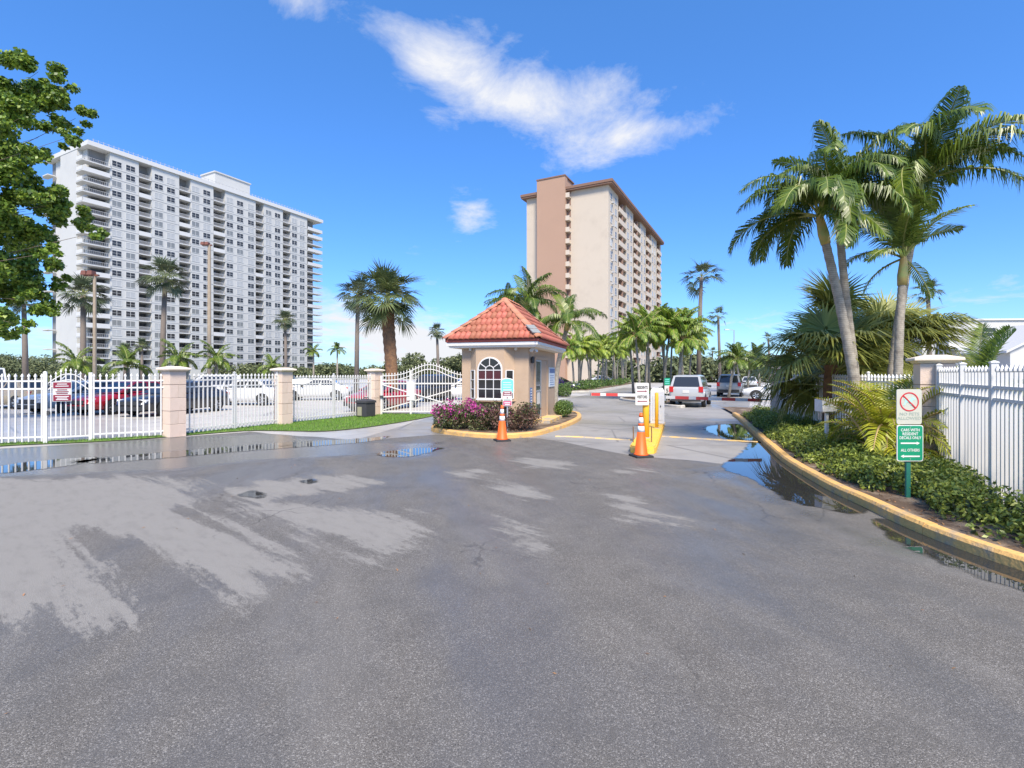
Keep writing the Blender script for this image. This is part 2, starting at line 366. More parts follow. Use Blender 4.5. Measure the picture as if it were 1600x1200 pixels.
# ================================================================== GROUND
def ground_mat(name, fn):
    m = bpy.data.materials.new(name); m.use_nodes = True; nt = m.node_tree; M[name] = m
    P = nt.nodes['Principled BSDF']
    def N(t, **k):
        n = nt.nodes.new(t)
        for a, b in k.items(): setattr(n, a, b)
        return n
    L = nt.links.new
    def mth(op, a, b=None, c=None, clamp=False):
        n = N('ShaderNodeMath', operation=op, use_clamp=clamp)
        for i, v in enumerate((a, b, c)):
            if v is None: continue
            if isinstance(v, (int, float)): n.inputs[i].default_value = v
            else: L(v, n.inputs[i])
        return n.outputs[0]
    tcn = N('ShaderNodeTexCoord')
    def noise(scale, detail=4, stretch=None, rough=.55):
        n = N('ShaderNodeTexNoise'); n.inputs['Scale'].default_value = scale; n.inputs['Detail'].default_value = detail; n.inputs['Roughness'].default_value = rough
        src = tcn.outputs['Object']
        if stretch:
            mp = N('ShaderNodeMapping'); mp.inputs['Rotation'].default_value = (0, 0, R(stretch[0])); L(src, mp.inputs['Vector']); src = mp.outputs[0]
            mp = N('ShaderNodeMapping'); mp.inputs['Scale'].default_value = (stretch[1], 1, 1); L(src, mp.inputs['Vector']); src = mp.outputs[0]
        L(src, n.inputs['Vector']); return n.outputs['Fac']
    def rng_(v, a, b, c=0.0, d=1.0, smooth=True):
        n = N('ShaderNodeMapRange'); n.interpolation_type = 'SMOOTHSTEP' if smooth else 'LINEAR'
        L(v, n.inputs['Value'])
        for i, q in zip(('From Min', 'From Max', 'To Min', 'To Max'), (a, b, c, d)): n.inputs[i].default_value = q
        return n.outputs[0]
    def mixc(f, a, b):
        n = N('ShaderNodeMix', data_type='RGBA'); L(f, n.inputs['Factor'])
        for s, q in (('A', a), ('B', b)):
            if isinstance(q, tuple): n.inputs[s].default_value = (*q, 1)
            else: L(q, n.inputs[s])
        return n.outputs['Result']
    def attr(nm): n = N('ShaderNodeAttribute'); n.attribute_name = nm; return n.outputs['Fac']
    fn(dict(N=N, L=L, P=P, mth=mth, noise=noise, rng=rng_, mixc=mixc, attr=attr, tc=tcn, nt=nt))
    return m
def asphalt(k):
    N, L, P, mth, noise, rg, mixc, attr = (k[q] for q in ('N', 'L', 'P', 'mth', 'noise', 'rng', 'mixc', 'attr'))
    vo = N('ShaderNodeTexVoronoi'); vo.inputs['Scale'].default_value = 165; L(k['tc'].outputs['Object'], vo.inputs['Vector'])
    sp = N('ShaderNodeSeparateColor'); L(vo.outputs['Color'], sp.inputs[0])
    stone = rg(sp.outputs[0], .70, 1.0)                       # the pale chips in the aggregate
    fine = noise(190, 4, None, .7)
    big = noise(.35, 4); mid = noise(2.2, 5)
    base = mixc(rg(fine, .35, .68), (.078, .071, .061), (.215, .199, .174))
    base = mixc(mth('MULTIPLY', stone, .62), base, (.40, .378, .34))
    pit = mth('SUBTRACT', 1.0, rg(sp.outputs[1], .0, .22)); base = mixc(mth('MULTIPLY', pit, .6), base, (.035, .033, .03))
    base = mixc(mth('MULTIPLY', rg(mid, .4, .7), .35), base, (.088, .083, .076))
    # dried-off patches and one sheen patch painted pale, broken up along the tyre tracks
    tr = noise(3.6, 5, (40, .10), .6)
    dm = mth('ADD', attr('dry_and_sheen'), mth('MULTIPLY', mth('SUBTRACT', tr, .5), 1.9))
    dm = mth('ADD', dm, mth('MULTIPLY', mth('SUBTRACT', noise(20, 6, (40, .45), .8), .5), 1.2))
    dry_and_sheen = rg(mth('ADD', dm, mth('MULTIPLY', mth('SUBTRACT', fine, .5), .5)), -.08, .14)
    lightc = mixc(rg(fine, .3, .7), (.19, .179, .16), (.33, .315, .285))
    lightc = mixc(mth('MULTIPLY', rg(noise(7, 6, (40, .4), .7), .45, .7), .4), lightc, (.17, .16, .145))
    base = mixc(mth('MULTIPLY', dry_and_sheen, .88), base, lightc)
    sil = mth('MULTIPLY', rg(noise(1.15, 6, (62, .22), .6), .50, .68), mth('SUBTRACT', 1.0, dry_and_sheen)); base = mixc(mth('MULTIPLY', sil, .22), base, (.27, .255, .23))   # wet-film sheen painted as paler sweeping streaks
    # damp film: darker and glossier
    wm_ = rg(mth('ADD', attr('wet'), mth('MULTIPLY', mth('SUBTRACT', noise(1.3, 5, (-20, .35)), .5), 1.3)), -.35, .45)
    streak = rg(noise(.9, 5, (80, .3)), .40, .66)
    wet = mth('MULTIPLY', mth('MAXIMUM', wm_, mth('MULTIPLY', streak, .7)), mth('SUBTRACT', 1.0, dry_and_sheen))
    base = mixc(mth('MULTIPLY', wet, .45), base, (.070, .067, .063))
    ck = N('ShaderNodeTexVoronoi'); ck.feature = 'DISTANCE_TO_EDGE'; ck.inputs['Scale'].default_value = .55; vm = N('ShaderNodeVectorMath', operation='MULTIPLY_ADD'); nn = N('ShaderNodeTexNoise'); nn.inputs['Scale'].default_value = 2.2; nn.inputs['Detail'].default_value = 6; L(k['tc'].outputs['Object'], nn.inputs['Vector']); L(nn.outputs['Color'], vm.inputs[0]); vm.inputs[1].default_value = (.55, .55, 0); L(k['tc'].outputs['Object'], vm.inputs[2]); L(vm.outputs[0], ck.inputs['Vector'])
    crk = mth('MULTIPLY', mth('SUBTRACT', 1.0, rg(ck.outputs['Distance'], .002, .007)), rg(big, .50, .62)); base = mixc(mth('MULTIPLY', crk, .55), base, (.03, .028, .026))
    ol = rg(noise(3.1, 5), .70, .78); base = mixc(mth('MULTIPLY', ol, .35), base, (.16, .12, .08))
    L(mth('ADD', .25, mth('MULTIPLY', wet, .5)), P.inputs['Specular IOR Level'])
    L(base, P.inputs['Base Color'])
    L(mth('SUBTRACT', mth('ADD', .66, mth('MULTIPLY', dry_and_sheen, .2)), mth('MULTIPLY', wet, .45)), P.inputs['Roughness'])
    b = N('ShaderNodeBump'); b.inputs['Distance'].default_value = .006
    L(mth('MULTIPLY', mth('SUBTRACT', 1.0, mth('MULTIPLY', wet, .8)), .55), b.inputs['Strength'])
    L(mth('ADD', mth('MULTIPLY', vo.outputs['Distance'], -1.0), fine), b.inputs['Height']); L(b.outputs[0], P.inputs['Normal'])
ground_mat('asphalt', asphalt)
LOT_DARK = 1.0
def lot(k):
    N, L, P, mth, noise, rg, mixc = (k[q] for q in ('N', 'L', 'P', 'mth', 'noise', 'rng', 'mixc'))
    fine = noise(60, 4); mid = noise(1.1, 6); big = noise(.22, 5, (27, .5))
    base = mixc(rg(fine, .3, .7), (.42, .40, .365), (.54, .515, .475))
    base = mixc(mth('MULTIPLY', rg(mid, .42, .68), .45), base, (.33, .31, .28))
    st = rg(noise(2.3, 6, (-8, .3)), .60, .72); base = mixc(mth('MULTIPLY', st, .6), base, (.21, .195, .18))
    damp = rg(big, .44, .6); base = mixc(mth('MULTIPLY', damp, .35), base, (.27, .26, .245))
    # sawn and cracked joints
    vo = N('ShaderNodeTexVoronoi'); vo.feature = 'DISTANCE_TO_EDGE'; vo.inputs['Scale'].default_value = .28; L(k['tc'].outputs['Object'], vo.inputs['Vector'])
    cr = rg(mth('ADD', vo.outputs['Distance'], mth('MULTIPLY', mid, .02)), .012, .022); base = mixc(mth('MULTIPLY', mth('SUBTRACT', 1.0, cr), .5), base, (.12, .115, .11))
    hv = N('ShaderNodeHueSaturation'); hv.inputs['Value'].default_value = LOT_DARK; L(base, hv.inputs['Color']); base = hv.outputs[0]
    L(base, P.inputs['Base Color']); L(mth('SUBTRACT', .72, mth('MULTIPLY', damp, .42)), P.inputs['Roughness'])
    b = N('ShaderNodeBump'); b.inputs['Distance'].default_value = .004; b.inputs['Strength'].default_value = .4; L(fine, b.inputs['Height']); L(b.outputs[0], P.inputs['Normal'])
ground_mat('lot', lot)
LOT_DARK = .62; ground_mat('lane', lot)
def water(k):
    N, L, P, mth, noise, rg, attr, nt = (k[q] for q in ('N', 'L', 'P', 'mth', 'noise', 'rng', 'attr', 'nt'))
    P.inputs['Base Color'].default_value = (.03, .03, .03, 1); P.inputs['Roughness'].default_value = .015; P.inputs['IOR'].default_value = 1.6
    b = N('ShaderNodeBump'); b.inputs['Distance'].default_value = .0006; b.inputs['Strength'].default_value = .5; L(noise(5, 2), b.inputs['Height']); L(b.outputs[0], P.inputs['Normal'])
    f = rg(mth('ADD', attr('depth'), mth('MULTIPLY', mth('SUBTRACT', noise(3.5, 6), .5), .3)), -.02, .08)
    t = N('ShaderNodeBsdfTransparent'); ms = N('ShaderNodeMixShader'); L(f, ms.inputs[0]); L(t.outputs[0], ms.inputs[1]); L(P.outputs[0], ms.inputs[2])
    L(ms.outputs[0], nt.nodes['Material Output'].inputs['Surface'])
ground_mat('puddle_water', water)

struct(MB().add([(-3000, -600, -.03), (3000, -600, -.03), (3000, 4000, -.03), (-3000, 4000, -.03)], [(0, 1, 2, 3)]).build('terrain', 'terrain'))
struct(MB().add([(-120, -40, -.004), (60, -40, -.004), (95, 150, -.004), (-70, 150, -.004)], [(0, 1, 2, 3)]).build('parking_lot', 'lot'))
struct(MB().add([(-4.4, 13.2, -.002), (1.5, 12.0, -.002), (2.6, 10.8, -.002), (5.6, 9.2, -.002), (10.5, 22, -.002), (30, 62, -.002), (14, 62, -.002), (5.5, 40, -.002), (-1.6, 21.9, -.002), (-3.3, 21.9, -.002)], [tuple(range(10))]).build('entrance_lane', 'lane'))
EDGE = [(-26, -6), (-18, 4), (-15, 8.6), (-12.7, 12.1), (-11.2, 13.0), (-10.1, 14.0), (-8.3, 15.6), (-5.8, 14.4), (-4.2, 13.6), (-2.3, 14.9), (.8, 14.0), (1.5, 13.1), (2.65, 11.2), (4.3, 10.1), (5.4, 9.6), (7, 9.2), (12, 8.6)]
nx, ny = 430, 330
gx = np.linspace(-26, 12, nx); gx = np.concatenate([np.linspace(-26, -13, 60, endpoint=False), np.linspace(-13, 7.5, 330, endpoint=False), np.linspace(7.5, 12, 40)]); nx = len(gx)
ge = np.interp(gx, [p[0] for p in EDGE], [p[1] for p in EDGE]) + .05 * np.sin(gx * 2.1) + .03 * np.sin(gx * 5.3)
tv = np.linspace(0, 1, ny); X = np.repeat(gx[:, None], ny, 1); Yg = -8 + (ge[:, None] + 8) * tv[None, :]
V = np.stack([X.ravel(), Yg.ravel(), np.zeros(nx * ny)], 1)
ii = np.arange(nx - 1)[:, None] * ny + np.arange(ny - 1)[None, :]
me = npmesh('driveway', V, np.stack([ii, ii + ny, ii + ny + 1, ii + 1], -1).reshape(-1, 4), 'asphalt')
DRY_AND_SHEEN = [[(0, 750), (120, 747), (230, 743), (315, 755), (310, 783), (275, 800), (335, 812), (400, 835), (445, 862), (465, 885), (430, 900), (425, 938), (400, 944), (350, 936), (310, 905), (275, 888), (250, 868), (225, 842), (130, 826), (122, 842), (160, 880), (155, 905), (190, 950), (160, 975), (100, 985), (50, 965), (0, 965), (-150, 950), (-150, 755)],
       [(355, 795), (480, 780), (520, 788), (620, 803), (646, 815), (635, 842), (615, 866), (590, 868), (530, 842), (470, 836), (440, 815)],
       [(780, 808), (830, 822), (870, 853), (843, 860), (790, 830)], [(953, 768), (1000, 776), (1012, 803), (1055, 816), (985, 812)], [(778, 752), (845, 758), (858, 778), (795, 776)],
       [(812, 718), (892, 722), (888, 733), (828, 730)], [(955, 731), (1010, 735), (1000, 741), (962, 740)], [(690, 740), (742, 737), (730, 749)], [(345, 770), (420, 750), (540, 743), (590, 755), (520, 770), (400, 786)]]  # last outline: whitish sheen round the small puddles, painted as paler ground
WET = [[(-200, 760), (-200, 712), (140, 692), (300, 682), (420, 676), (560, 690), (700, 690), (690, 702), (560, 712), (400, 722), (250, 738)],
       [(575, 700), (700, 697), (690, 712), (620, 718)],
       [(1080, 735), (1130, 726), (1240, 785), (1400, 850), (1640, 930), (1640, 950), (1420, 880), (1250, 805)]]
P2 = V[:, :2]
dry_and_sheen = np.max([np.clip(sdf(P2, gp(p)), -2, 2) for p in DRY_AND_SHEEN], 0); wet = np.max([np.clip(sdf(P2, gp(p)), -1.5, 1.5) for p in WET], 0)
for nm, arr in (('dry_and_sheen', dry_and_sheen), ('wet', wet)):
    a = me.attributes.new(nm, 'FLOAT', 'POINT'); a.data.foreach_set('value', arr.astype(np.float32))
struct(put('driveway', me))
# kerb of the planted bed, right
KP = [(9.6, 21.6), (9.05, 19.9), (7.44, 15.4), (6.15, 11.83), (5.56, 10.08), (5.02, 7.96), (4.86, 6.88), (4.72, 5.97), (4.70, 5.17), (4.82, 4.4), (5.2, 3.2), (6.0, 1.6), (7.5, 0.2)]
KS = smooth_path([(p[0], p[1], 0) for p in KP], 8)
PROF = [(0, -.02), (.004, .10), (.03, .135), (.13, .14), (.17, .125), (.18, -.02)]
KR = list(reversed(KS)); bk = struct(put('bed_kerb', None)); seg = []; acc = 0.0     # travels away from the camera, right side = bed
for i, p in enumerate(KR):
    seg.append(p)
    if len(seg) > 1: acc += (seg[-1] - seg[-2]).length
    if acc > 1.5 or i == len(KR) - 1:
        if len(seg) > 2:
            s2 = [q.copy() for q in seg]; s2[0] = s2[0].lerp(s2[1], min(.45, .012 / (s2[1] - s2[0]).length)); j = random.uniform(-.008, .008)
            sweep(s2, [(a + j * .5, b + (j if b > 0 else 0)) for a, b in PROF]).build('kerb_stone', 'yellow_kerb', bk)
            seg = [p]; acc = 0.0
# puddles
PUD = [('long mirror puddle against the kerb', [(1176, 688), (1214, 700), (1245, 727), (1300, 765), (1362, 797), (1340, 803), (1300, 799), (1240, 786), (1205, 768), (1170, 748), (1126, 730), (1150, 712), (1163, 700)]),
       ('b', [(1362, 810), (1440, 822), (1520, 850), (1640, 890), (1720, 930), (1720, 985), (1600, 927), (1540, 907), (1480, 883), (1430, 863), (1400, 846), (1375, 828)]),
       ('c', [(1098, 669), (1130, 663), (1160, 664), (1186, 682), (1190, 692), (1150, 690), (1125, 683)]),
       ('d', [(120, 720), (260, 706), (420, 693), (560, 685), (610, 682), (570, 691), (400, 704), (260, 716), (150, 724)]),
       ('e', [(585, 709), (640, 701), (692, 700), (665, 709), (620, 715)]), ('f', [(370, 773), (395, 767), (420, 771), (410, 779), (385, 778)]), ('g', [(466, 752), (485, 748), (499, 752), (485, 757)]),
       ('h', [(-60, 738), (0, 728), (60, 720), (160, 714), (120, 726), (0, 740)])]
for nm, px in PUD:
    poly = [tuple(v)[:2] for v in smooth_path([(*q, 0) for q in gp(px)], 4, True)]
    pa = np.array(poly); lo, hi = pa.min(0) - .1, pa.max(0) + .1; st = .05
    ax = np.arange(lo[0], hi[0], st); ay = np.arange(lo[1], hi[1], st); GX, GY = np.meshgrid(ax, ay, indexing='ij'); pts = np.stack([GX.ravel(), GY.ravel()], 1); d = sdf(pts, poly)
    n2_ = len(ay); q = (np.arange(len(ax) - 1)[:, None] * n2_ + np.arange(n2_ - 1)[None, :]).ravel(); q = q[d[q] > -.12]
    f = np.stack([q, q + n2_, q + n2_ + 1, q + 1], 1); used = np.unique(f); rem = np.zeros(len(pts), int); rem[used] = np.arange(len(used))
    v = np.concatenate([pts[used], np.full((len(used), 1), .004)], 1)
    pm = npmesh('puddle', v, rem[f], 'puddle_water'); at_ = pm.attributes.new('depth', 'FLOAT', 'POINT'); at_.data.foreach_set('value', np.clip(d[used], -.3, .5).astype(np.float32))
    struct(put('puddle', pm))
# planted bed on the right, lawn beyond its fence
RP = Vector((7.75, 9.1, 0)); RP2 = Vector((9.75, 18.2, 0)); RF_END = RP - A * 5.2
bedpoly = [(p.x + .1, p.y) for p in KS] + [(9, -1), (14, 8), (16, 24), (11, 26)]
struct(MB().add([(p[0], p[1], .085) for p in bedpoly], [tuple(range(len(bedpoly)))]).build('planting_bed', 'soil'))
struct(MB().add([(9, -1, .06), (40, -6, .06), (60, 40, .06), (16, 24, .06), (14, 8, .06)], [(0, 1, 2, 3, 4)]).build('lawn', 'turf'))
# verge in front of the left fence
GE = [(-20, 3.2), (-16, 8.4), (-13.2, 12.2), (-11.3, 13.15), (-10.1, 14.05), (-8.5, 15.75), (-7.2, 15.75), (-5.9, 15.7), (-4.95, 16.8), (-4.05, 18.9), (-3.4, 21.2), (-3.3, 22.1)]
GF = [(-6.0, 22.5), (-8.5, 18.0), (-10.2, 14.75), (-11.7, 13.7), (-13.5, 12.95), (-16.6, 9.2), (-20.4, 4.0)]
gpoly = [tuple(v)[:2] for v in smooth_path([(*p, 0) for p in GE], 4)] + GF
struct(MB().add([(p[0], p[1], .02) for p in gpoly], [tuple(range(len(gpoly)))]).build('grass_verge', 'turf'))
pts = np.stack([rng.uniform(-17, -3.2, 90000), rng.uniform(7, 22.5, 90000)], 1); pts = pts[sdf(pts, gpoly) > .02][:26000]
n = len(pts); h = rng.uniform(.03, .085, n); an = rng.uniform(0, 6.28, n); w = .007
dx, dy = np.cos(an) * w, np.sin(an) * w; ln = rng.normal(0, .025, (n, 2))
v = np.stack([np.stack([pts[:, 0] - dx, pts[:, 1] - dy, np.full(n, .02)], 1), np.stack([pts[:, 0] + dx, pts[:, 1] + dy, np.full(n, .02)], 1), np.stack([pts[:, 0] + ln[:, 0], pts[:, 1] + ln[:, 1], .02 + h], 1)], 1).reshape(-1, 3)
stuff(put('grass', npmesh('grass', v, np.arange(3 * n).reshape(n, 3), 'grass')), 'short bright green grass on the verge along the white fence', 'grass')
# ================================================================== FENCES
def picket_mesh(w, h, name='picket'):
    mb = MB(); mb.sqlathe([(w / 2, 0), (w / 2, h - .10), (w * .8, h - .085), (w * .8, h - .06), (.002, h)]); return mb.mesh(name, 'white_metal')
PK = {}
def fence(name, label, p0, p1, h=1.78, w=.032, sp=.138, z0=.06, post_every=2.0, rails=(.12, 1.38, 1.58), pw=.048, group='white picket fence panels', ends=True):
    p0, p1 = Vector(p0), Vector(p1); d = p1 - p0; Lg = d.length; rz = math.atan2(d.y, d.x)
    t = thing(name, label, 'fence', (p0.x, p0.y, z0), rz, group)
    key = (w, round(h, 3)); PK.setdefault(key, picket_mesh(w, h))
    for r in rails: MB().b2((0, -.018, r - .02), (Lg, .018, r + .02)).build('rail', 'white_metal', t)
    npst = max(1, round(Lg / post_every)); posts = [i * Lg / npst for i in range(npst + 1)]
    if not ends: posts = posts[1:-1]
    for x in posts:
        mb = MB(); mb.sqlathe([(pw / 2, -.06), (pw / 2, h + .02), (pw / 2 + .008, h + .025), (pw / 2 + .008, h + .04), (.01, h + .06)]); mb.build('post', 'white_metal', t, (x, 0, 0))
    k = int(Lg / sp)
    for i in range(k):
        x = (i + .5) * Lg / k
        if min([abs(x - q) for q in posts] + [9]) < pw * .6: continue
        put('picket', PK[key], t, (x, 0, 0))
    return t
def pillar(label, p, h=1.9, w=.44, courses=5, z0=0.0, rz=AZ):
    t = thing('fence_pillar', label, 'pillar', (p[0], p[1], z0), rz, 'block pillars of the fence')
    MB().b2((-w / 2 + .012, -w / 2 + .012, 0), (w / 2 - .012, w / 2 - .012, h)).build('mortar_core', 'pillar_joint', t)
    ch = h / courses
    for i in range(courses):
        if i % 2 == 0:
            bm_ = MB(); bm_.sqlathe([(w / 2 - .008, 0), (w / 2, .008), (w / 2, ch - .02), (w / 2 - .008, ch - .012)]); bm_.build('block', 'pillar_block', t, (0, 0, i * ch + .002))
        else:
            for s in (-1, 1):
                bm_ = MB(); bm_.box((0, 0, (ch - .012) / 2), (w / 2 - .005, w, ch - .012)); bm_.build('block', 'pillar_block', t, (s * w / 4, 0, i * ch + .002))
    c = MB(); c.sqlathe([(w / 2 + .01, 0), (w / 2 + .055, .035), (w / 2 + .10, .05), (w / 2 + .10, .085), (w / 2 + .085, .10), (w / 2 - .10, .15)]); c.build('cap', 'pillar_cap', t, (0, 0, h))
    return t
P1 = Vector((-9.87, 14.46, 0)); P2_ = Vector((-8.26, 17.9, 0)); P3 = Vector((-6.1, 22.0, 0))
pillar('tan block pillar nearest the left edge, beside the pedestrian gate', P1)
pillar('tan block pillar in the middle of the left fence', P2_)
pillar('tan block pillar next to the black bin and the arched vehicle gate', P3)
GA = Vector((-11.5, 13.52, 0)); GB = Vector((-12.25, 13.0, 0)); GC = Vector((-14.6, 12.25, 0))
off = A * .24
fence('picket_fence', 'white picket fence at the left frame edge, left of the pedestrian gate', GB, GC, sp=.13)
d1 = (GA - P1).normalized() * .24
fence('picket_fence', 'white picket fence between the pedestrian gate and the first tan pillar', P1 + d1, GA, sp=.135, ends=False)
fence('picket_fence', 'white picket fence between the first and second tan pillars', P1 + off, P2_ - off, post_every=1.75, ends=True)
fence('picket_fence', 'white picket fence between the middle pillar and the pillar with the bin', P2_ + off, P3 - off, post_every=2.1, ends=True, h=1.72)
# pedestrian gate
gd = GB - GA; gl = gd.length; pg = thing('pedestrian_gate', 'narrow white pedestrian gate with arched top and maroon sign', 'gate', (GA.x, GA.y, .05), math.atan2(gd.y, gd.x))
for x in (0, gl): MB().b2((x - .04, -.04, -.05), (x + .04, .04, 1.82)).build('gate_post', 'white_metal', pg)
MB().b2((.04, -.015, .08), (gl - .04, .015, .12)).build('bottom_rail', 'white_metal', pg)
for dz in (0, -.16):
    MB().tube([(gl * i / 14 * .9 + gl * .05, 0, 1.52 + dz + .26 * math.sin(math.pi * i / 14)) for i in range(15)], .014, 6).build('arched_rail', 'white_metal', pg)
for i in range(8):
    x = .06 + (gl - .12) * (i + .5) / 8; h = 1.66 + .28 * math.sin(math.pi * x / gl); mb = MB(); mb.sqlathe([(.012, .1), (.012, h - .09), (.022, h - .07), (.002, h)]); mb.build('picket', 'white_metal', pg, (x, 0, 0))
mb = MB(); mb.box((0, 0, 0), (.05, .05, .12)); mb.build('latch', 'gate_iron', pg, (gl - .06, .035, .75))
# the sign on that gate, facing the road
s = thing('warning_sign', 'maroon and white notice fixed to the pedestrian gate', 'sign', (GA.x + gd.x * .62 + .03, GA.y + gd.y * .62 - .055, 1.36), math.atan2(gd.y, gd.x) + math.pi)
mb = MB(); mb.b2((-.19, -.006, -.26), (.19, .006, .26)); mb.build('panel', 'sign_white', s)
for z0_, z1_ in ((.09, .245), (-.245, -.085)): MB().b2((-.175, -.012, z0_), (.175, -.007, z1_)).build('band', 'sign_red', s)
for zz, ww in ((.20, .2), (.145, .26), (.05, .2), (.0, .26), (-.045, .22), (-.13, .27), (-.17, .2), (-.21, .24)):
    MB().b2((-ww / 2, -.016, zz - .010), (ww / 2, -.013, zz + .010)).build('print_line', 'mark_white' if abs(zz) > .07 else 'mark_maroon', s)
# vehicle gate
vg = thing('vehicle_gate', 'wide white vehicle gate with wavy arched top rails and crossed braces', 'gate', (-5.78, 21.95, .02), 0)
gw = 3.95
def gtop(x):
    u = (x - 2.12) / 1.05; return 1.70 + .50 * math.exp(-u * u * 1.3)
MB().b2((0, -.025, .10), (gw, .025, .16)).build('bottom_rail', 'white_metal', vg)
for dz in (0, -.20):
    MB().tube([(gw * i / 40, 0, gtop(gw * i / 40) + dz) for i in range(41)], .022, 6).build('top_rail', 'white_metal', vg)
MB().b2((0, -.02, 1.34), (gw, .02, 1.40)).build('middle_rail', 'white_metal', vg)
for a, b in (((.05, -.03, 1.32), (gw - .1, -.03, .2)), ((.05, .03, .2), (gw - .1, .03, 1.3))): MB().bar(a, b, .035, .05).build('brace', 'white_metal', vg)
for x in (.0, 1.30, gw): MB().b2((x - .04, -.04, .0), (x + .04, .04, gtop(x) + .02)).build('upright', 'white_metal', vg)
mb = MB(); mb.b2((1.12, -.05, .62), (1.48, -.03, 1.45)); mb.build('operator_panel', 'white_metal', vg)
k = 30
for i in range(k):
    x = (i + .5) * gw / k; h = gtop(x) + .13; m_ = MB(); m_.sqlathe([(.013, .1), (.013, h - .09), (.022, h - .07), (.002, h)]); m_.build('picket', 'white_metal', vg, (x, 0, 0))
MB().bar((.06, -.05, .78), (1.25, -.05, .84), .05).build('closer_arm', 'white_metal', vg)
MB().box((.02, -.06, .80), (.16, .1, .08)).build('hinge', 'gate_iron', vg)
# right-hand fence and pillars
pillar('large tan block pillar behind the green and white signs', RP, h=1.95, w=.50, z0=.08)
pillar('tan block pillar at the far end of the bed, behind the barrier', RP2, h=1.9, w=.46, z0=.05)
fence('picket_fence', 'tall white fence of close pickets at the right frame edge', RP - A * .30, RF_END, h=1.86, w=.03, sp=.13, z0=.10, post_every=1.1, rails=(.14, 1.40, 1.56), pw=.075)
dd = (RP - RP2).normalized() * .28
fence('picket_fence', 'white fence behind the palms, between the two right-hand pillars', RP2 + dd, RP - dd, h=1.75, sp=.15, z0=.08, post_every=2.4)
# ================================================================== BUILDINGS
def tcol(px, c):
    u = (px - 800) / FPX; return (u * c[1] - c[0]) / (A.x - A.y * u)
def far_window(w, h, kind):
    mb = MB(); mb.mi = 0; mb.b2((-w / 2, -.10, 0), (w / 2, .02, .10)); mb.b2((-w / 2, -.06, h - .06), (w / 2, .02, h))
    for x in (-w / 2 + .04, 0, w / 2 - .04): mb.b2((x - .04, -.05, .10), (x + .04, .02, h - .06))
    mb.mi = 1; mb.b2((-w / 2 + .02, -.02, .05), (w / 2 - .02, .03, h - .03)); mb.mi = 0
    if kind == 'win_dark': mb.b2((-w / 2 + .08, -.045, h * .5), (w / 2 - .08, -.021, h * .5 + .05))
    return mb.mesh('window', ['bldg_slab', kind])
def far_rail(w, h=1.0, n=14):
    mb = MB(); mb.b2((-w / 2, -.03, h - .08), (w / 2, .03, h)); mb.b2((-w / 2, -.02, .08), (w / 2, .02, .14))
    for i in range(n + 1): x = -w / 2 + w * i / n; mb.b2((x - .035, -.02, .14), (x + .035, .02, h - .08))
    return mb.mesh('railing', 'rail_grey')
# ---- white slab tower, left
LC = (-110.9, 131.0); FH = 2.72; NF = 22; TOP = 63.0
lb = thing('apartment_tower', 'long white high-rise apartment slab with rows of balconies, left', 'building', (LC[0], LC[1], 0), AZ)
LB = [(138, 172), (217, 237), (280, 298), (333.5, 352), (399.5, 412), (442, 454), (480, 496)]
LW = [182.5, 204, 248, 267, 305.5, 323, 359, 375, 392, 419.5, 433.5, 460, 472]
bt = [(tcol(a, LC), tcol(b, LC)) for a, b in LB]; Lend = bt[-1][1]; bt[0] = (-.6, bt[0][1])
DEP = 24.0; RC = 2.6
mb = MB(); mb.b2((0.3, RC, 0), (Lend, DEP, TOP - 1.2)); mb.b2((4, 6.5, TOP - 1.3), (Lend - 4, DEP - 6, TOP - .6))
mb.build('core_wall', 'bldg_back', lb)
mb = MB()
segs = [(bt[i][1], bt[i + 1][0]) for i in range(len(bt) - 1)]
for a, b in segs: mb.b2((a, 0, 0), (b, RC - .01, TOP - 1.2))
mb.b2((-.0, 3.0, 0), (.29, DEP - 3, TOP - 1.2)); mb.b2((-1.2, 5.5, 0), (-.01, DEP - 9, TOP + .4)); mb.b2((Lend + .01, 3.0, 0), (Lend + .3, DEP - 3, TOP - 1.2))
mb.build('wall', 'bldg_white', lb)
mb = MB(); mb.b2((-1.3, -.5, TOP - 1.19), (Lend + 2.4, DEP + .3, TOP)); mb.build('parapet', 'bldg_slab', lb)
mb = MB()
for i in range(64): x = Lend * i / 63; mb.b2((x - .05, -.35, TOP + .002), (x + .05, -.25, TOP + .75))
mb.b2((0, -.33, TOP + .5), (Lend, -.27, TOP + .56)); mb.build('roof_railing', 'rail_grey', lb)
t0, t1 = tcol(332, LC) + 3, tcol(388, LC) + 3
mb = MB(); mb.b2((t0, 3.5, TOP + .003), (t1, 11, TOP + 5.2)); mb.b2((t0 - .3, 3.2, TOP + 5.2), (t1 + .3, 11.3, TOP + 5.6)); mb.build('penthouse', 'bldg_white', lb)
for i, (a, b) in enumerate(segs):
    for fl in range(1, NF):
        if fl % 1 == 0: pass
mb = MB()
for a, b in segs:
    for fl in range(1, NF): z = fl * FH + .6; mb.b2((a + .02, -.06, z - .13), (b - .02, .0 - .002, z))
stuff(mb.build('floor_band', 'bldg_band', lb))
wk = {k: far_window(2.35, 1.6, k) for k in ('win_dark', 'win_mid', 'win_light')}
for px in LW:
    t = tcol(px, LC)
    for fl in range(1, NF):
        k = random.choices(['win_dark', 'win_mid', 'win_light'], [.52, .26, .22])[0]
        put('window', wk[k], lb, (t, 0, fl * FH + 1.2))
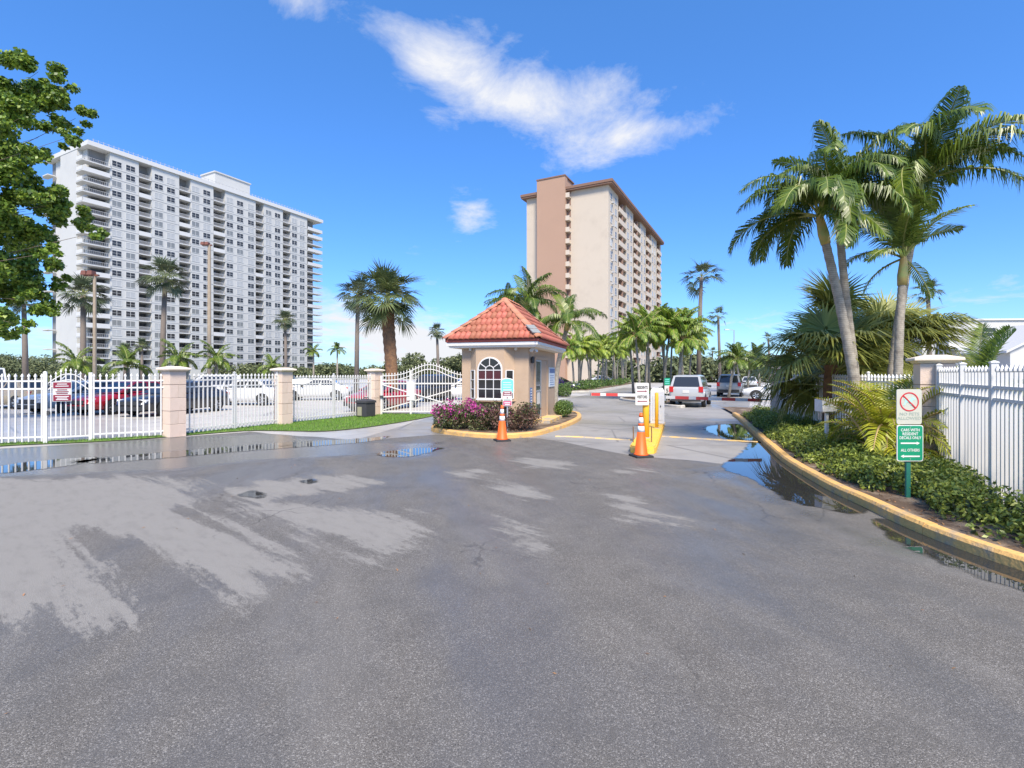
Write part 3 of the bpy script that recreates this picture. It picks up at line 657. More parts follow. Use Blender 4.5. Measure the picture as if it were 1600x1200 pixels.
for i, (a, b) in enumerate(bt):
    x0, x1 = a, b; pr = 0.0
    if i == 0: x0 -= 1.6
    if i == len(bt) - 1: x1 += 2.2
    w = x1 - x0; end = i in (0, len(bt) - 1)
    sm = MB(); sm.b2((-w / 2 + .02, -.35 if end else -.1, -.25), (w / 2 - .02, RC - .02 if not end else RC - .02, 0)); sm = sm.mesh('balcony', 'bldg_slab')
    rm = far_rail(w - .1); dw = MB(); ww = (b - max(a, 0)) * .8; dw.b2((-ww / 2, -.05, .05), (ww / 2, 0, 2.15)); dm = dw.mesh('glass_door', 'win_dark')
    rside = far_rail(3.4, 1.0, 6)
    for fl in range(1, NF + (0 if True else 1)):
        z = fl * FH + .55
        bo = put('balcony', sm, lb, ((x0 + x1) / 2, 0, z))
        if random.random() < (.55 if i == 0 else .12):
            q = MB(); q.b2((-w / 2 + .05, -.04, 0), (w / 2 - .05, .04, .95)); put('solid_parapet', bpy.data.meshes.get('solid_%d' % i) or q.mesh('solid_%d' % i, 'bldg_slab'), bo, (0, -.28 if end else -.03, .001))
        else: put('railing', rm, bo, (0, -.28 if end else -.03, .001))
        put('glass_door', dm, bo, ((max(a, .4) + b) / 2 - (x0 + x1) / 2, RC - .03, .001))
# corner balconies seen on the end wall
em = MB(); em.prism([(-1.8, -.3), (0, -.3), (0, 4.5), (-1.2, 4.5), (-1.8, 2.8)], -.25, .0); e2 = MB(); e2.prism([(-1.85, -.32), (-1.72, -.32), (-1.72, 2.7), (-1.85, 2.7)], 0, .95)
em = em.mesh('end_balcony', 'bldg_slab'); e2 = e2.mesh('end_parapet', 'bldg_slab')
for fl in range(1, NF):
    bo = put('end_balcony', em, lb, (-.62, 0, fl * FH + .552)); put('end_parapet', e2, bo, (0, 0, .001))
    if fl % 2: put('end_balcony', em, lb, (-.3, DEP - 3.4, fl * FH + .55))
ew = far_window(1.0, 1.3, 'win_dark')
for fl in range(1, NF): put('window', ew, lb, (-.01, 4.2, fl * FH + 1.3), R(-90)); 
# ---- tan tower, centre
RCn = (22.2, 114.0); RH = 45.2; rf = 2.72; rn = 15
rb = thing('apartment_tower', 'tan high-rise with brown stair shaft and overhanging flat roof', 'building', (RCn[0], RCn[1], 0), AZ)
RLen, RW = 60.0, 20.9; rr = 1.7
RB = [(966, 978), (989.5, 1000.5), (1009, 1017), (1026, 1032.5)]; RWn = [955, 962, 981, 986, 1002.5, 1007, 1019.5, 1023]
rt = [(tcol(a, RCn), tcol(b, RCn)) for a, b in RB]
mb = MB(); mb.b2((0, rr, 0), (RLen, RW, RH)); edges = [0] + [q for p in rt for q in p] + [RLen]
for i in range(0, len(edges), 2): mb.b2((edges[i], 0, 0), (edges[i + 1], rr - .003, RH))
mb.build('wall', 'tan_wall', rb)
mb = MB(); mb.b2((-1.0, -1.1, RH + .002), (RLen + 1, RW + 1.1, RH + .35)); mb.b2((-1.15, -1.25, RH + .352), (RLen + 1.1, RW + 1.2, RH + .95)); mb.build('roof', 'roof_brown', rb)
def tsd(px):  # along the front wall
    u = (px - 800) / FPX; return (u * RCn[1] - RCn[0]) / (-B.x + B.y * u)
s0, s1 = tsd(886.5), tsd(843)
mb = MB(); mb.b2((-1.6, s0, 0), (-.002, s1, RH + 3.4)); mb.b2((-.002, s0 + .2, RH + .96), (4.5, s1 - .2, RH + 3.4)); mb.build('stair_shaft', 'brown_shaft', rb)
mb = MB(); mb.b2((-1.75, s0 - .1, RH + 3.402), (4.6, s1 + .1, RH + 3.7)); mb.build('shaft_cap', 'roof_brown', rb)
lm = MB(); lm.b2((-1.3, -1.0, 0), (-.003, 0, .22)); lm.b2((-1.3, -1.0, .22), (-1.2, 0, 1.1)); lm = lm.mesh('stair_landing', 'tan_slab'); od = MB(); od.b2((-.06, -.9, 0), (-.0035, -.05, 1.4)); od = od.mesh('stair_opening', 'recess_brown')
for fl in range(2, 17):
    put('stair_landing', lm, rb, (0, s0 - .003, fl * rf)); put('stair_opening', od, rb, (0, s0 - .003, fl * rf + 1.15))
rw = {k: far_window(1.6, 1.65, k) for k in ('win_dark', 'win_mid', 'win_light')}
for px in RWn:
    t = tcol(px, RCn)
    for fl in range(1, 16): put('window', rw[random.choices(['win_dark', 'win_mid', 'win_light'], [.6, .25, .15])[0]], rb, (t, 0, fl * rf + 1.6))
acm = MB(); acm.b2((-.4, -.45, 0), (.4, -.002, .4)); acm = acm.mesh('air_conditioner', 'rail_grey')
for fl in range(2, 16): put('air_conditioner', acm, rb, (tcol(956, RCn), 0, fl * rf + .9))
for a, b in rt:
    w = b - a
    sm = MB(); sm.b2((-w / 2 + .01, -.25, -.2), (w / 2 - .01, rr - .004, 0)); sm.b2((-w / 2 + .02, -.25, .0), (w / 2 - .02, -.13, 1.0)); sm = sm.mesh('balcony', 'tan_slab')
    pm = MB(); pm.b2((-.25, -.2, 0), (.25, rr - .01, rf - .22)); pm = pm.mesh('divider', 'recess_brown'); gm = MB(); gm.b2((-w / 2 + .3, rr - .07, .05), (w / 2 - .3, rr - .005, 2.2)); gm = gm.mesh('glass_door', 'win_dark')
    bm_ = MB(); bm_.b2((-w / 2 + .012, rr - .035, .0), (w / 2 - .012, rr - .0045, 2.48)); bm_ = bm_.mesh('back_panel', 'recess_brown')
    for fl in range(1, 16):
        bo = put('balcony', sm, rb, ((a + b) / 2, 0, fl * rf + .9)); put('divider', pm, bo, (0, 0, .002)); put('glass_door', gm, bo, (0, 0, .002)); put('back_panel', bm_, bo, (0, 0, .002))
# ---- white houses beyond the right fence
hb = thing('white_house', 'white flat-roofed house with one dark window, far right above the fence', 'building', (67, 76, 0), R(-4))
mb = MB(); mb.b2((0, 0, 0), (16, 10, 9.9)); mb.b2((-2.4, 2.0, 0), (-.003, 9, 10.3)); mb.build('wall', 'bldg_white', hb)
mb = MB(); mb.b2((-.2, -.25, 9.902), (16.2, 10.2, 10.15)); mb.build('roof_edge', 'bldg_slab', hb)
put('window', far_window(3.2, 1.5, 'win_dark'), hb, (5.2, 0, 7.3)); MB().b2((-.0, -1.8, 5.2), (10, -.003, 5.6)).build('canopy', 'bldg_slab', hb)
hb = thing('white_house', 'white gabled house with small windows, lower at the far right edge', 'building', (58, 56.5, 0), R(-12))
mb = MB(); mb.b2((-1, 0, 0), (10, 8, 4.4)); mb.add([(-1, 0, 4.4), (10, 0, 4.4), (4.5, 0, 7.4), (-1, 8, 4.4), (10, 8, 4.4), (4.5, 8, 7.4)], [(0, 1, 2), (4, 3, 5), (0, 2, 5, 3), (1, 4, 5, 2)]); mb.build('wall', 'bldg_white', hb)
mb = MB(); mb.add([(-1.6, -.4, 4.15), (4.5, -.4, 7.55), (4.5, 8.3, 7.55), (-1.6, 8.3, 4.15), (-1.6, -.4, 4.4), (4.5, -.4, 7.85), (4.5, 8.3, 7.85), (-1.6, 8.3, 4.4)], [(3, 2, 1, 0), (4, 5, 6, 7), (0, 1, 5, 4), (1, 2, 6, 5), (2, 3, 7, 6), (3, 0, 4, 7)]); mb.build('roof', 'bldg_slab', hb)
sw = far_window(.9, 1.0, 'win_mid')
for x, z in ((2.6, 2.6), (2.6, 4.0), (5.4, 4.2)): put('window', sw, hb, (x, 0, z))

# ================================================================== GATEHOUSE
BR = R(-16); bx, by = Vector((math.cos(BR), math.sin(BR), 0)), Vector((-math.sin(BR), math.cos(BR), 0)); BO = Vector((-1.75, 17.32, 0))
IS = smooth_path([(-2.65, 16.3, 0), (-1.75, 14.75, 0), (-.42, 14.0, 0), (.6, 14.45, 0), (1.25, 15.6, 0), (2.0, 17.3, 0), (2.78, 19.9, 0), (2.9, 22.3, 0), (1.9, 23.0, 0), (-.3, 22.4, 0), (-2.0, 19.8, 0)], 8, True)
struct(sweep(list(reversed(IS)), PROF + [(.18, -.02)], True).build('island_kerb', 'yellow_kerb'))
ip = [(p.x * .93 + .02, p.y * .93 + 18.3 * .07) for p in IS]
struct(MB().add([(p[0], p[1], .115) for p in ip], [tuple(range(len(ip)))]).build('island_ground', 'soil'))
bh = thing('gatehouse', 'small tan guard booth with red tiled hip roof and arched window', 'guard booth', tuple(BO + Vector((0, 0, .116))), BR)
ZB = .116; WW, WL = 2.4, 4.6; WT = 2.72 - ZB
mb = MB(); mb.b2((0, 0, 0), (WW, WL, WT)); mb.build('wall', 'stucco', bh)
bay = [(.33, -.003), (.62, -.28), (1.62, -.28), (1.91, -.003)]
mb = MB(); mb.prism(bay, .82, WT - .002); mb.add([(p[0], p[1], .82) for p in bay] + [(.6, -.003, .62), (1.65, -.003, .62)], [(4, 5, 3, 0), (0, 1, 4), (1, 2, 5, 4), (2, 3, 5)]); mb.build('bay', 'stucco', bh)
mb = MB(); mb.prism([(.28, -.004), (.60, -.34), (1.64, -.34), (1.96, -.004)], .78, .83); mb.build('bay_sill', 'stucco_trim', bh)
# arched window on the bay front: pane, frame, muntins
aw = put('arched_window', None, bh, (1.12, -.28, .87)); hw, hr = .42, .96
def arch(w, r0, z0=0.0, n=20): return [(-w, z0)] + [(w, z0)] + [(w * math.cos(math.pi * i / n), r0 + w * math.sin(math.pi * i / n)) for i in range(n + 1)]
def plate(poly, y0, y1):
    n = len(poly); return MB().add([(p[0], y0, p[1]) for p in poly] + [(p[0], y1, p[1]) for p in poly], [tuple(range(n)), tuple(range(2 * n - 1, n - 1, -1))] + [(i, n + i, n + (i + 1) % n, (i + 1) % n) for i in range(n)])
plate(arch(hw, hr), -.012, -.004).build('pane', 'dark_glass', aw)
MB().b2((-.38, -.016, .62), (.38, -.0125, .95)).build('curtain', 'maroon_glass', aw)
outer = [(-hw, 0, 0)] + [(-hw, 0, hr)] + [(hw * math.cos(math.pi * (1 - i / 20)), 0, hr + hw * math.sin(math.pi * (1 - i / 20))) for i in range(1, 20)] + [(hw, 0, hr), (hw, 0, 0), (-hw, 0, 0)]
MB().tube(outer, .032, 6).build('frame', 'white_paint', aw)
MB().tube([(.15 * math.cos(math.pi * i / 12), -.02, hr + .15 * math.sin(math.pi * i / 12)) for i in range(13)], .016, 5).build('muntin', 'white_paint', aw)
for a in (35, 90, 145): MB().bar((.15 * math.cos(R(a)), -.02, hr + .15 * math.sin(R(a))), (hw * math.cos(R(a)), -.02, hr + hw * math.sin(R(a))), .026).build('muntin', 'white_paint', aw)
for z in (.33, .65, .965): MB().b2((-hw, -.034, z - .014), (hw, -.017, z + .014)).build('muntin', 'white_paint', aw)
for x in (-.14, .14): MB().b2((x - .013, -.033, 0), (x + .013, -.018, hr)).build('muntin', 'white_paint', aw)
MB().b2((-hw - .05, -.07, -.05), (hw + .05, -.002, -.0)).build('sill', 'white_paint', aw)
for sgn, c, ang in ((-1, (.475, -.1415), R(-43.7)), (1, (1.765, -.1415), R(43.7))):
    wv = put('side_window', None, bh, (c[0], c[1], .87), ang)
    MB().b2((-.14, -.014, .02), (.14, -.004, .94)).build('pane', 'dark_glass', wv)
    f = MB()
    for x in (-.14, .14): f.b2((x - .02, -.035, 0), (x + .02, -.003, .96))
    for z in (.0, .32, .64, .96): f.b2((-.12, -.033, z - .014), (.12, -.004, z + .014))
    f.build('frame', 'white_paint', wv)
# right wall: number board, sliding door, sheet, notice board
rw_ = put('right_side', None, bh, (WW, 0, 0), R(90))    # local x runs back along the wall, -y is outwards
bh_parts = []
dr = put('door', None, bh, (WW, .80, 0), R(90))
mb = MB(); mb.b2((0, -.05, .05), (.09, -.003, 2.22)); mb.b2((2.02, -.05, .05), (2.12, -.003, 2.22)); mb.b2((0, -.052, 2.22), (2.12, -.003, 2.32)); mb.build('frame', 'stucco_trim', dr)
mb = MB(); mb.b2((.13, -.022, .12), (.95, -.010, 2.18)); mb.build('pane', 'door_glass', dr)
mb = MB()
for x in (.10, .93): mb.b2((x, -.04, .08), (x + .06, -.004, 2.21))
for z in (.08, 1.05, 2.15): mb.b2((.161, -.038, z), (.929, -.005, z + .06))
mb.build('door_rail', 'steel', dr)
MB().b2((1.0, -.03, .08), (2.015, -.004, 2.215)).build('door_panel', 'stucco', dr)
MB().b2((.34, -.030, .62), (.80, -.024, 1.12)).build('paper_notice', 'sign_white', dr)
MB().b2((.18, -.06, 1.28), (.72, -.041, 1.32)).build('handle', 'steel', dr)
bpy.data.objects.remove(rw_)
nb = put('number_board', None, bh, (WW, .18, .55), R(90)); MB().b2((0, -.015, 0), (.30, -.002, .68)).build('panel', 'sign_blue', nb)
for i in range(7): MB().b2((.06, -.021, .05 + i * .09), (.24 - .05 * (i % 2), -.016, .09 + i * .09)).build('print_line', 'mark_white', nb)
nb = put('notice_board', None, bh, (WW, 3.3, 1.18), R(90)); MB().b2((0, -.03, 0), (1.1, -.003, .78)).build('panel', 'sign_pale', nb); MB().b2((.02, -.036, .56), (1.08, -.031, .74)).build('header', 'sign_blue', nb)
for i in range(5): MB().b2((.1, -.035, .08 + i * .09), (1.0 - .1 * (i % 3), -.031, .10 + i * .09)).build('print_line', 'sign_blue', nb)
MB().b2((WW + .003, .55, -.0), (WW + .62, 2.9, .10)).build('door_step', 'yellow_worn', bh)
for x, y, n_ in ((.35, -.05, 0), (1.98, -.05, 0)):
    mb = MB(); mb.lathe([(.02, -.10), (.055, -.07), (.06, -.03), (.05, 0)], 10); mb.build('camera_dome', 'sign_white', bh, (x, y - .05, WT - .01))
fl = put('floodlight', None, bh, (WW + .1, .1, WT - .13)); MB().lathe([(.02, -.05), (.06, .03), (.065, .06)], 10).build('lamp_head', 'white_paint', fl, (0, -.06, 0), (R(60), 0, 0)); MB().lathe([(.02, -.05), (.06, .03), (.065, .06)], 10).build('lamp_head', 'white_paint', fl, (.1, .06, 0), (R(60), 0, R(60))); MB().b2((-.04, -.03, .03), (.08, .05, .12)).build('lamp_mount', 'white_paint', fl)
wl_ = MB(); wl_.lathe([(.02, -.12), (.06, -.10), (.07, .06), (.03, .12)], 8); wl_.build('wall_lantern', 'trim_black', bh, (WW + .08, .25, WT - .42))
# roof: cornice, fascia, deck, tiles, hip caps.  Eave rectangle EX x EY round the walls
OV = .45; e0, e1, f0, f1 = -OV, WW + OV, -OV, WL + OV; EW, EL = e1 - e0, f1 - f0
def rect_ring(prof):
    v = []; n = len(prof)
    for o_, z in prof: v += [(e0 - o_, f0 - o_, z), (e1 + o_, f0 - o_, z), (e1 + o_, f1 + o_, z), (e0 - o_, f1 + o_, z)]
    return MB().add(v, [(i * 4 + j, i * 4 + (j + 1) % 4, i * 4 + 4 + (j + 1) % 4, i * 4 + 4 + j) for i in range(n - 1) for j in range(4)] + [(3, 2, 1, 0), tuple(range(4 * n - 4, 4 * n))])
zc_ = WT
rect_ring([(-OV + .02, zc_ - .02), (-.12, zc_ + .0), (-.10, zc_ + .05), (-.05, zc_ + .07), (-.05, zc_ + .17)]).build('cornice', 'soffit', bh)
rect_ring([(-.06, zc_ + .172), (-.01, zc_ + .20), (-.01, zc_ + .265)]).build('fascia', 'fascia_red', bh)
ze = zc_ + .27; RISE = 1.50; HX = EW / 2; ry0, ry1 = f0 + HX, f1 - HX - .25
rf_ = put('roof', None, bh, (0, 0, 0))
cx = (e0 + e1) / 2
deck = MB(); deck.add([(e0, f0, ze), (e1, f0, ze), (e1, f1, ze), (e0, f1, ze), (cx, ry0, ze + RISE), (cx, ry1, ze + RISE)], [(0, 1, 4), (1, 2, 5, 4), (2, 3, 5), (3, 0, 4, 5), (3, 2, 1, 0)]); deck.build('roof_deck', 'roof_deck', rf_)
TWd, TLn = .19, .40
def tile_mesh():
    mb = MB(); n = 6; v = []
    for y, zo in ((-.03, .034), (TLn, .0)):
        for i in range(n + 1): a = math.pi * i / n; v.append((-TWd / 2 * math.cos(a) * 1.02, y, .055 * math.sin(a) + zo + .005))
    for i in range(n + 1): a = math.pi * i / n; v.append((-TWd / 2 * math.cos(a) * .98, -.03, .055 * math.sin(a) * .55 + .0))
    f = [(i, i + 1, n + 1 + i + 1, n + 1 + i) for i in range(n)] + [(2 * (n + 1) + i, 2 * (n + 1) + i + 1, i + 1, i) for i in range(n)]
    mb.add(v, f); return mb.mesh('tile', 'roof_tile', True)
TM = tile_mesh()
def roof_face(p0, p1, q0, q1, single):
    """eave p0->p1, ridge q0->q1; lays courses of barrel tiles"""
    p0, p1, q0, q1 = (Vector(p) for p in (p0, p1, q0, q1)); ex = (p1 - p0).normalized(); mid = (q0 + q1) / 2; up = mid - p0; up = (up - ex * up.dot(ex)); sl = up.length; up.normalize(); nz = ex.cross(up)
    nc = 6; ch = sl / nc; join = MB()
    for c in range(nc):
        s0_ = c / nc; a = p0.lerp(q0, s0_ + .35 / nc); b = p1.lerp(q1, s0_ + .35 / nc); w = (b - a).length
        k = int((w - .02) / TWd)
        if k < 1: continue
        o0 = (p0 + up * (sl * s0_) + ex * ((a - p0).dot(ex) + (w - k * TWd) / 2))
        for i in range(k):
            pos = o0 + ex * (TWd * (i + .5)) + nz * (.012 + random.uniform(0, .006)); mtx = Matrix((ex, up, nz)).transposed().to_4x4(); mtx.translation = pos
            if single:
                o = put('tile', TM, rf_); o.matrix_local = mtx
            else: join.add([mtx @ v.co for v in TM.vertices], [tuple(p.vertices) for p in TM.polygons])
    if not single:
        o = join.build('roof_tiles', 'roof_tile_join', rf_, smooth=True); o['kind'] = 'stuff'
E = [(e0, f0, ze), (e1, f0, ze), (e1, f1, ze), (e0, f1, ze)]; Q0, Q1 = (cx, ry0, ze + RISE), (cx, ry1, ze + RISE)
roof_face(E[0], E[1], Q0, Q0, True); roof_face(E[1], E[2], Q0, Q1, True); roof_face(E[2], E[3], Q1, Q1, False); roof_face(E[3], E[0], Q1, Q0, False)
cm = MB(); n = 6
cm.add([(-.13 * math.cos(math.pi * i / n), y, .075 * math.sin(math.pi * i / n) + zo) for y, zo in ((-.02, .02), (.40, .0)) for i in range(n + 1)] + [(-.11 * math.cos(math.pi * i / n), -.02, .04 * math.sin(math.pi * i / n)) for i in range(n + 1)], [(i, i + 1, n + 2 + i, n + 1 + i) for i in range(n)] + [(2 * n + 2 + i, 2 * n + 3 + i, i + 1, i) for i in range(n)])
cm = cm.mesh('hip_cap', 'cap_tile', True)
for a, b in ((E[0], Q0), (E[1], Q0), (E[2], Q1), (E[3], Q1), (Q0, Q1)):
    a, b = Vector(a), Vector(b); d = b - a; k = max(1, int(d.length / .36)); u = d.normalized(); sd_ = u.cross(Vector((0, 0, 1))).normalized(); nn = sd_.cross(u)
    for i in range(k):
        mtx = Matrix((sd_, u, nn)).transposed().to_4x4(); mtx.translation = a + u * (i * d.length / k) + nn * .035; o = put('hip_cap', cm, rf_); o.matrix_local = mtx
for s_, yy in ((.12, 0), (.34, .0)):
    a, b = Vector(E[1]), Vector(Q0); u = (b - a).normalized(); mtx = Matrix((u.cross(Vector((0, 0, 1))).normalized(), u, u.cross(Vector((0, 0, 1))).normalized().cross(u))).transposed().to_4x4(); mtx.translation = a + u * s_ * 1.3 + Vector((-.02, -.02, .14))
    o = MB().b2((-.16, -.1, -.015), (.16, .16, .015)).build('flashing', 'flashing', rf_); o.matrix_local = mtx
# ================================================================== LANE ISLAND, BARRIERS, CONES, SIGNS
ia, ib = Vector((2.98, 11.35, 0)), Vector((5.05, 17.4, 0)); idr = (ib - ia).normalized(); iang = math.atan2(idr.y, idr.x); il = (ib - ia).length
ipoly = [(0.0, -.14), (.10, -.26), (.3, -.30), (il, -.30), (il + .1, -.15), (il + .1, .15), (il, .30), (.3, .30), (.10, .26), (.0, .14)]
isl = MB(); isl.prism(ipoly, 0, .13); isl.prism([(p[0] * .985 + .03, p[1] * .93) for p in ipoly], .13, .16)
struct(isl.build('lane_island', 'yellow_island', None, tuple(ia), iang))
def bollard(label, x, y, h, r):
    t = thing('bollard', label, 'bollard', (x, y, .155)); MB().lathe([(r, 0), (r, h - r * .6), (r * .8, h - r * .25), (r * .35, h)], 14).build('post', 'yellow_paint', t, smooth=True)
    MB().lathe([(r + .03, .0), (r + .03, .01), (r + .005, .025)], 14).build('base_ring', 'yellow_worn', t); return t
bollard('thin yellow bollard in front of the white barrier machine', 4.44, 15.2, 1.10, .055)
bollard('thick yellow bollard carrying the residents and visitors sign', 3.50, 12.95, 1.15, .085)
sg = thing('direction_sign', 'white sign reading RESIDENTS and VISITORS with maroon arrows', 'sign', (3.37, 12.83, 1.02), 0)
def rounded(w, h, r=.03):
    P = []
    for cx_, cz_, a0 in ((w / 2 - r, h / 2 - r, 0), (-w / 2 + r, h / 2 - r, 90), (-w / 2 + r, -h / 2 + r, 180), (w / 2 - r, -h / 2 + r, 270)):
        for i in range(5): a = R(a0 + 22.5 * i); P.append((cx_ + r * math.cos(a), cz_ + r * math.sin(a)))
    return P
def arrow(w, h, right, m, parent, loc):
    s_ = 1 if right else -1; P = [(-w / 2, -h * .22), (w / 2 - h, -h * .22), (w / 2 - h, -h / 2), (w / 2, 0), (w / 2 - h, h / 2), (w / 2 - h, h * .22), (-w / 2, h * .22)]
    P = [(x * s_, z) for x, z in P]; P = P if right else P[::-1]
    return plate(P, -.002, 0).build('arrow', m, parent, loc)
SR = (R(90), 0, 0)
plate(rounded(.35, .58), -.006, .004).build('panel', 'sign_white', sg, (0, 0, .29))
text('RESIDENTS', .105, 'mark_dark', sg, (0, -.009, .455), SR, .035, sx=.55); arrow(.26, .05, True, 'mark_maroon', sg, (0, -.007, .36)); text('VISITORS', .105, 'mark_dark', sg, (0, -.009, .21), SR, .035, sx=.62); arrow(.26, .05, False, 'mark_maroon', sg, (0, -.007, .10))
mc = thing('barrier_machine', 'white barrier machine cabinet on the yellow lane island', 'barrier machine', (4.86, 16.55, .155), R(-17))
w = .44; mb = MB(); mb.sqlathe([(w / 2, .04), (w / 2, 1.10), (w / 2 - .06, 1.20)]); mb.build('cabinet', 'white_paint', mc)
MB().sqlathe([(w / 2 + .03, 0), (w / 2 + .03, .04), (w / 2 + .01, .045)]).build('plinth', 'yellow_worn', mc); MB().b2((-.16, -w / 2 - .012, .15), (.16, -w / 2 - .002, .95)).build('access_door', 'white_metal', mc); MB().box((.1, -w / 2 - .018, .6), (.03, .012, .06)).build('lock', 'trim_black', mc)
MB().b2((-w / 2 - .05, -.08, .82), (-w / 2 - .003, .08, 1.0)).build('arm_clamp', 'steel', mc); MB().b2((w / 2 + .003, -.08, .78), (w / 2 + .05, .08, .96)).build('arm_clamp', 'steel', mc)
def barrier(label, p0, p1, red):
    p0, p1 = Vector(p0), Vector(p1); d = p1 - p0; L_ = d.length; t = thing('boom_barrier', label, 'barrier', tuple(p0)); t.rotation_euler = d.to_track_quat('X', 'Z').to_euler()
    xs = [0] + [q for r_ in red for q in r_] + [L_]
    for i in range(len(xs) - 1):
        if xs[i + 1] - xs[i] > .01: MB().b2((xs[i] + .001, -.02, -.05), (xs[i + 1] - .001, .02, .05)).build('stripe' if i % 2 else 'arm_section', 'stripe_red' if i % 2 else 'white_paint', t)
    MB().b2((L_ + .001, -.022, -.052), (L_ + .02, .022, .052)).build('end_cap', 'trim_black', t); return t
barrier('red and white barrier arm reaching left towards the guard booth', (4.60, 16.7, 1.10), (2.77, 17.35, 1.11), [(1.02, 1.42), (1.62, 1.93)])
barrier('red and white barrier arm reaching right across the residents lane', (5.1, 16.5, 1.05), (8.05, 16.0, .97), [(.32, .75), (.98, 1.36), (1.78, 2.2), (2.58, 2.98)])
for lab, x, y in (('short rusty stub pipe left of the orange cone on the lane island', 2.96, 12.1), ('short rusty stub pipe right of the orange cone on the lane island', 3.42, 12.15)):
    t = tag(MB().tube([(0, 0, 0), (0.005, 0, .2), (.0, 0, .40)], .014, 7).build('stub_pipe', 'trunk_brown', None, (x, y, .15)), lab, 'pipe', 'stub pipes on the lane island')
def cone(label, x, y, rz):
    t = thing('traffic_cone', label, 'traffic cone', (x, y, 0), rz, 'orange traffic cones'); H = .97
    b_ = MB(); b_.sqlathe([(.20, 0), (.20, .03), (.185, .045)]); b_.build('base', 'rubber', t)
    r_ = lambda z: .145 - (.145 - .032) * (z - .05) / (H - .05)
    for z0_, z1_, m, nm in ((.045, .55, 'cone_orange', 'cone_body'), (.55, .68, 'cone_white', 'reflective_collar'), (.68, .74, 'cone_orange', 'cone_body'), (.74, .87, 'cone_white', 'reflective_collar'), (.87, .97, 'cone_orange', 'cone_tip')):
        pr = [(r_(z0_), z0_), (r_(z1_), z1_)]
        if nm == 'cone_tip': pr = [(r_(.87), .87), (.036, .89), (.05, .90), (.05, .915), (.036, .925), (.034, .965), (.02, .97)]
        if z0_ < .05: pr = [(.17, .045), (.155, .07)] + [(r_(.08), .08), (r_(z1_), z1_)]
        MB().lathe(pr, 20).build(nm, m, t, smooth=True)
    return t
cone('dirty orange traffic cone beside the flowering shrubs at the booth', -.27, 13.55, .3)
cone('bright orange traffic cone at the tip of the yellow lane island', 2.86, 10.98, .25)
for lab, pts_ in (('worn yellow strip across the lane left of the lane island', [(868, 682), (905, 683), (950, 686), (985, 688)]), ('worn yellow strip across the lane right of the lane island', [(1035, 682), (1080, 685), (1130, 688), (1184, 691)])):
    o = sweep([tuple(at(*p)) for p in pts_], [(-.06, -.01), (-.04, .025), (.04, .025), (.06, -.01)]).build('lane_marker', 'yellow_worn'); tag(o, lab, 'lane marker', 'yellow strips across the lanes')
# booth sign post
s = thing('sign_post', 'teal rounded sign above a maroon and white notice, in the booth shrubs', 'sign', (-.14, 14.9, .11))
MB().b2((-.02, 0, 0), (.02, .03, 1.6)).build('post', 'steel', s)
top = [(-.20, -.22), (.20, -.22), (.20, .15)] + [(.20 * math.cos(R(a)), .15 + .08 * math.sin(R(a))) for a in range(20, 161, 20)] + [(-.20, .15)]
plate(top, -.012, -.002).build('panel', 'mark_white', s, (0, 0, 1.36)); plate([(x * .9, z * .9) for x, z in top], -.017, -.0125).build('teal_face', 'sign_teal', s, (0, 0, 1.36))
for i in range(4): MB().b2((-.13, -.021, 1.24 + i * .07), (.13 - .03 * (i % 2), -.0175, 1.255 + i * .07)).build('print_line', 'mark_white', s)
plate(rounded(.28, .46, .02), -.03, -.022).build('lower_panel', 'sign_white', s, (0, 0, .98)); MB().b2((-.125, -.036, 1.06), (.125, -.031, 1.19)).build('band', 'sign_red', s); MB().b2((-.125, -.036, .77), (.125, -.031, .90)).build('band', 'sign_pink', s)
for z, w_, m in ((1.15, .18, 'mark_white'), (1.09, .2, 'mark_white'), (1.0, .04, 'sign_red'), (.94, .2, 'mark_grey'), (.85, .18, 'mark_white'), (.80, .15, 'mark_white')): MB().b2((-w_ / 2, -.040, z - .012), (w_ / 2, -.0365, z + .012)).build('print_line', m, s)
# the two signs on the green post at the bed
s = thing('sign_post', 'green post with NO PETS ALLOWED sign above green resident decals sign', 'sign', (5.62, 7.02, .07))
mb = MB(); mb.b2((-.03, .0, 0), (.03, .01, 1.5)); mb.b2((-.03, .011, 0), (-.02, .03, 1.5)); mb.b2((.02, .011, 0), (.03, .03, 1.5)); mb.build('post', 'post_green', s)
zp = 1.305; np_ = put('no_pets_sign', None, s, (-.005, -.012, zp))
plate(rounded(.355, .495), -.006, .004).build('panel', 'sign_white_old', np_)
ring = MB(); nn_ = 40; R0, R1 = .118, .135
ring.add([(r_ * math.cos(2 * math.pi * i / nn_), -.010, .07 + r_ * math.sin(2 * math.pi * i / nn_)) for r_ in (R0, R1) for i in range(nn_)], [(i, (i + 1) % nn_, nn_ + (i + 1) % nn_, nn_ + i) for i in range(nn_)]); ring.build('prohibition_ring', 'mark_red', np_)
dg = [(-.085, .02), (-.06, .02), (-.055, .045), (-.035, .06), (.005, .06), (.015, .02), (.035, .02), (.035, .075), (.055, .095), (.085, .10), (.085, .12), (.06, .125), (.045, .145), (.03, .13), (.025, .11), (-.04, .10), (-.07, .125), (-.085, .115), (-.06, .09), (-.065, .06)]
plate(dg, -.009, -.0065).build('dog_figure', 'mark_teal', np_)
o = MB().b2((-.12, -.014, -.008), (.12, -.012, .008)).build('prohibition_bar', 'mark_red', np_, (0, 0, .07), (0, R(45), 0))
text('NO PETS', .062, 'mark_grey', np_, (0, -.009, -.105), SR, .004, sx=1.15); text('ALLOWED', .062, 'mark_grey', np_, (0, -.009, -.165), SR, .004, sx=1.15)
zp = .79; gs = put('resident_decals_sign', None, s, (.005, -.014, zp))
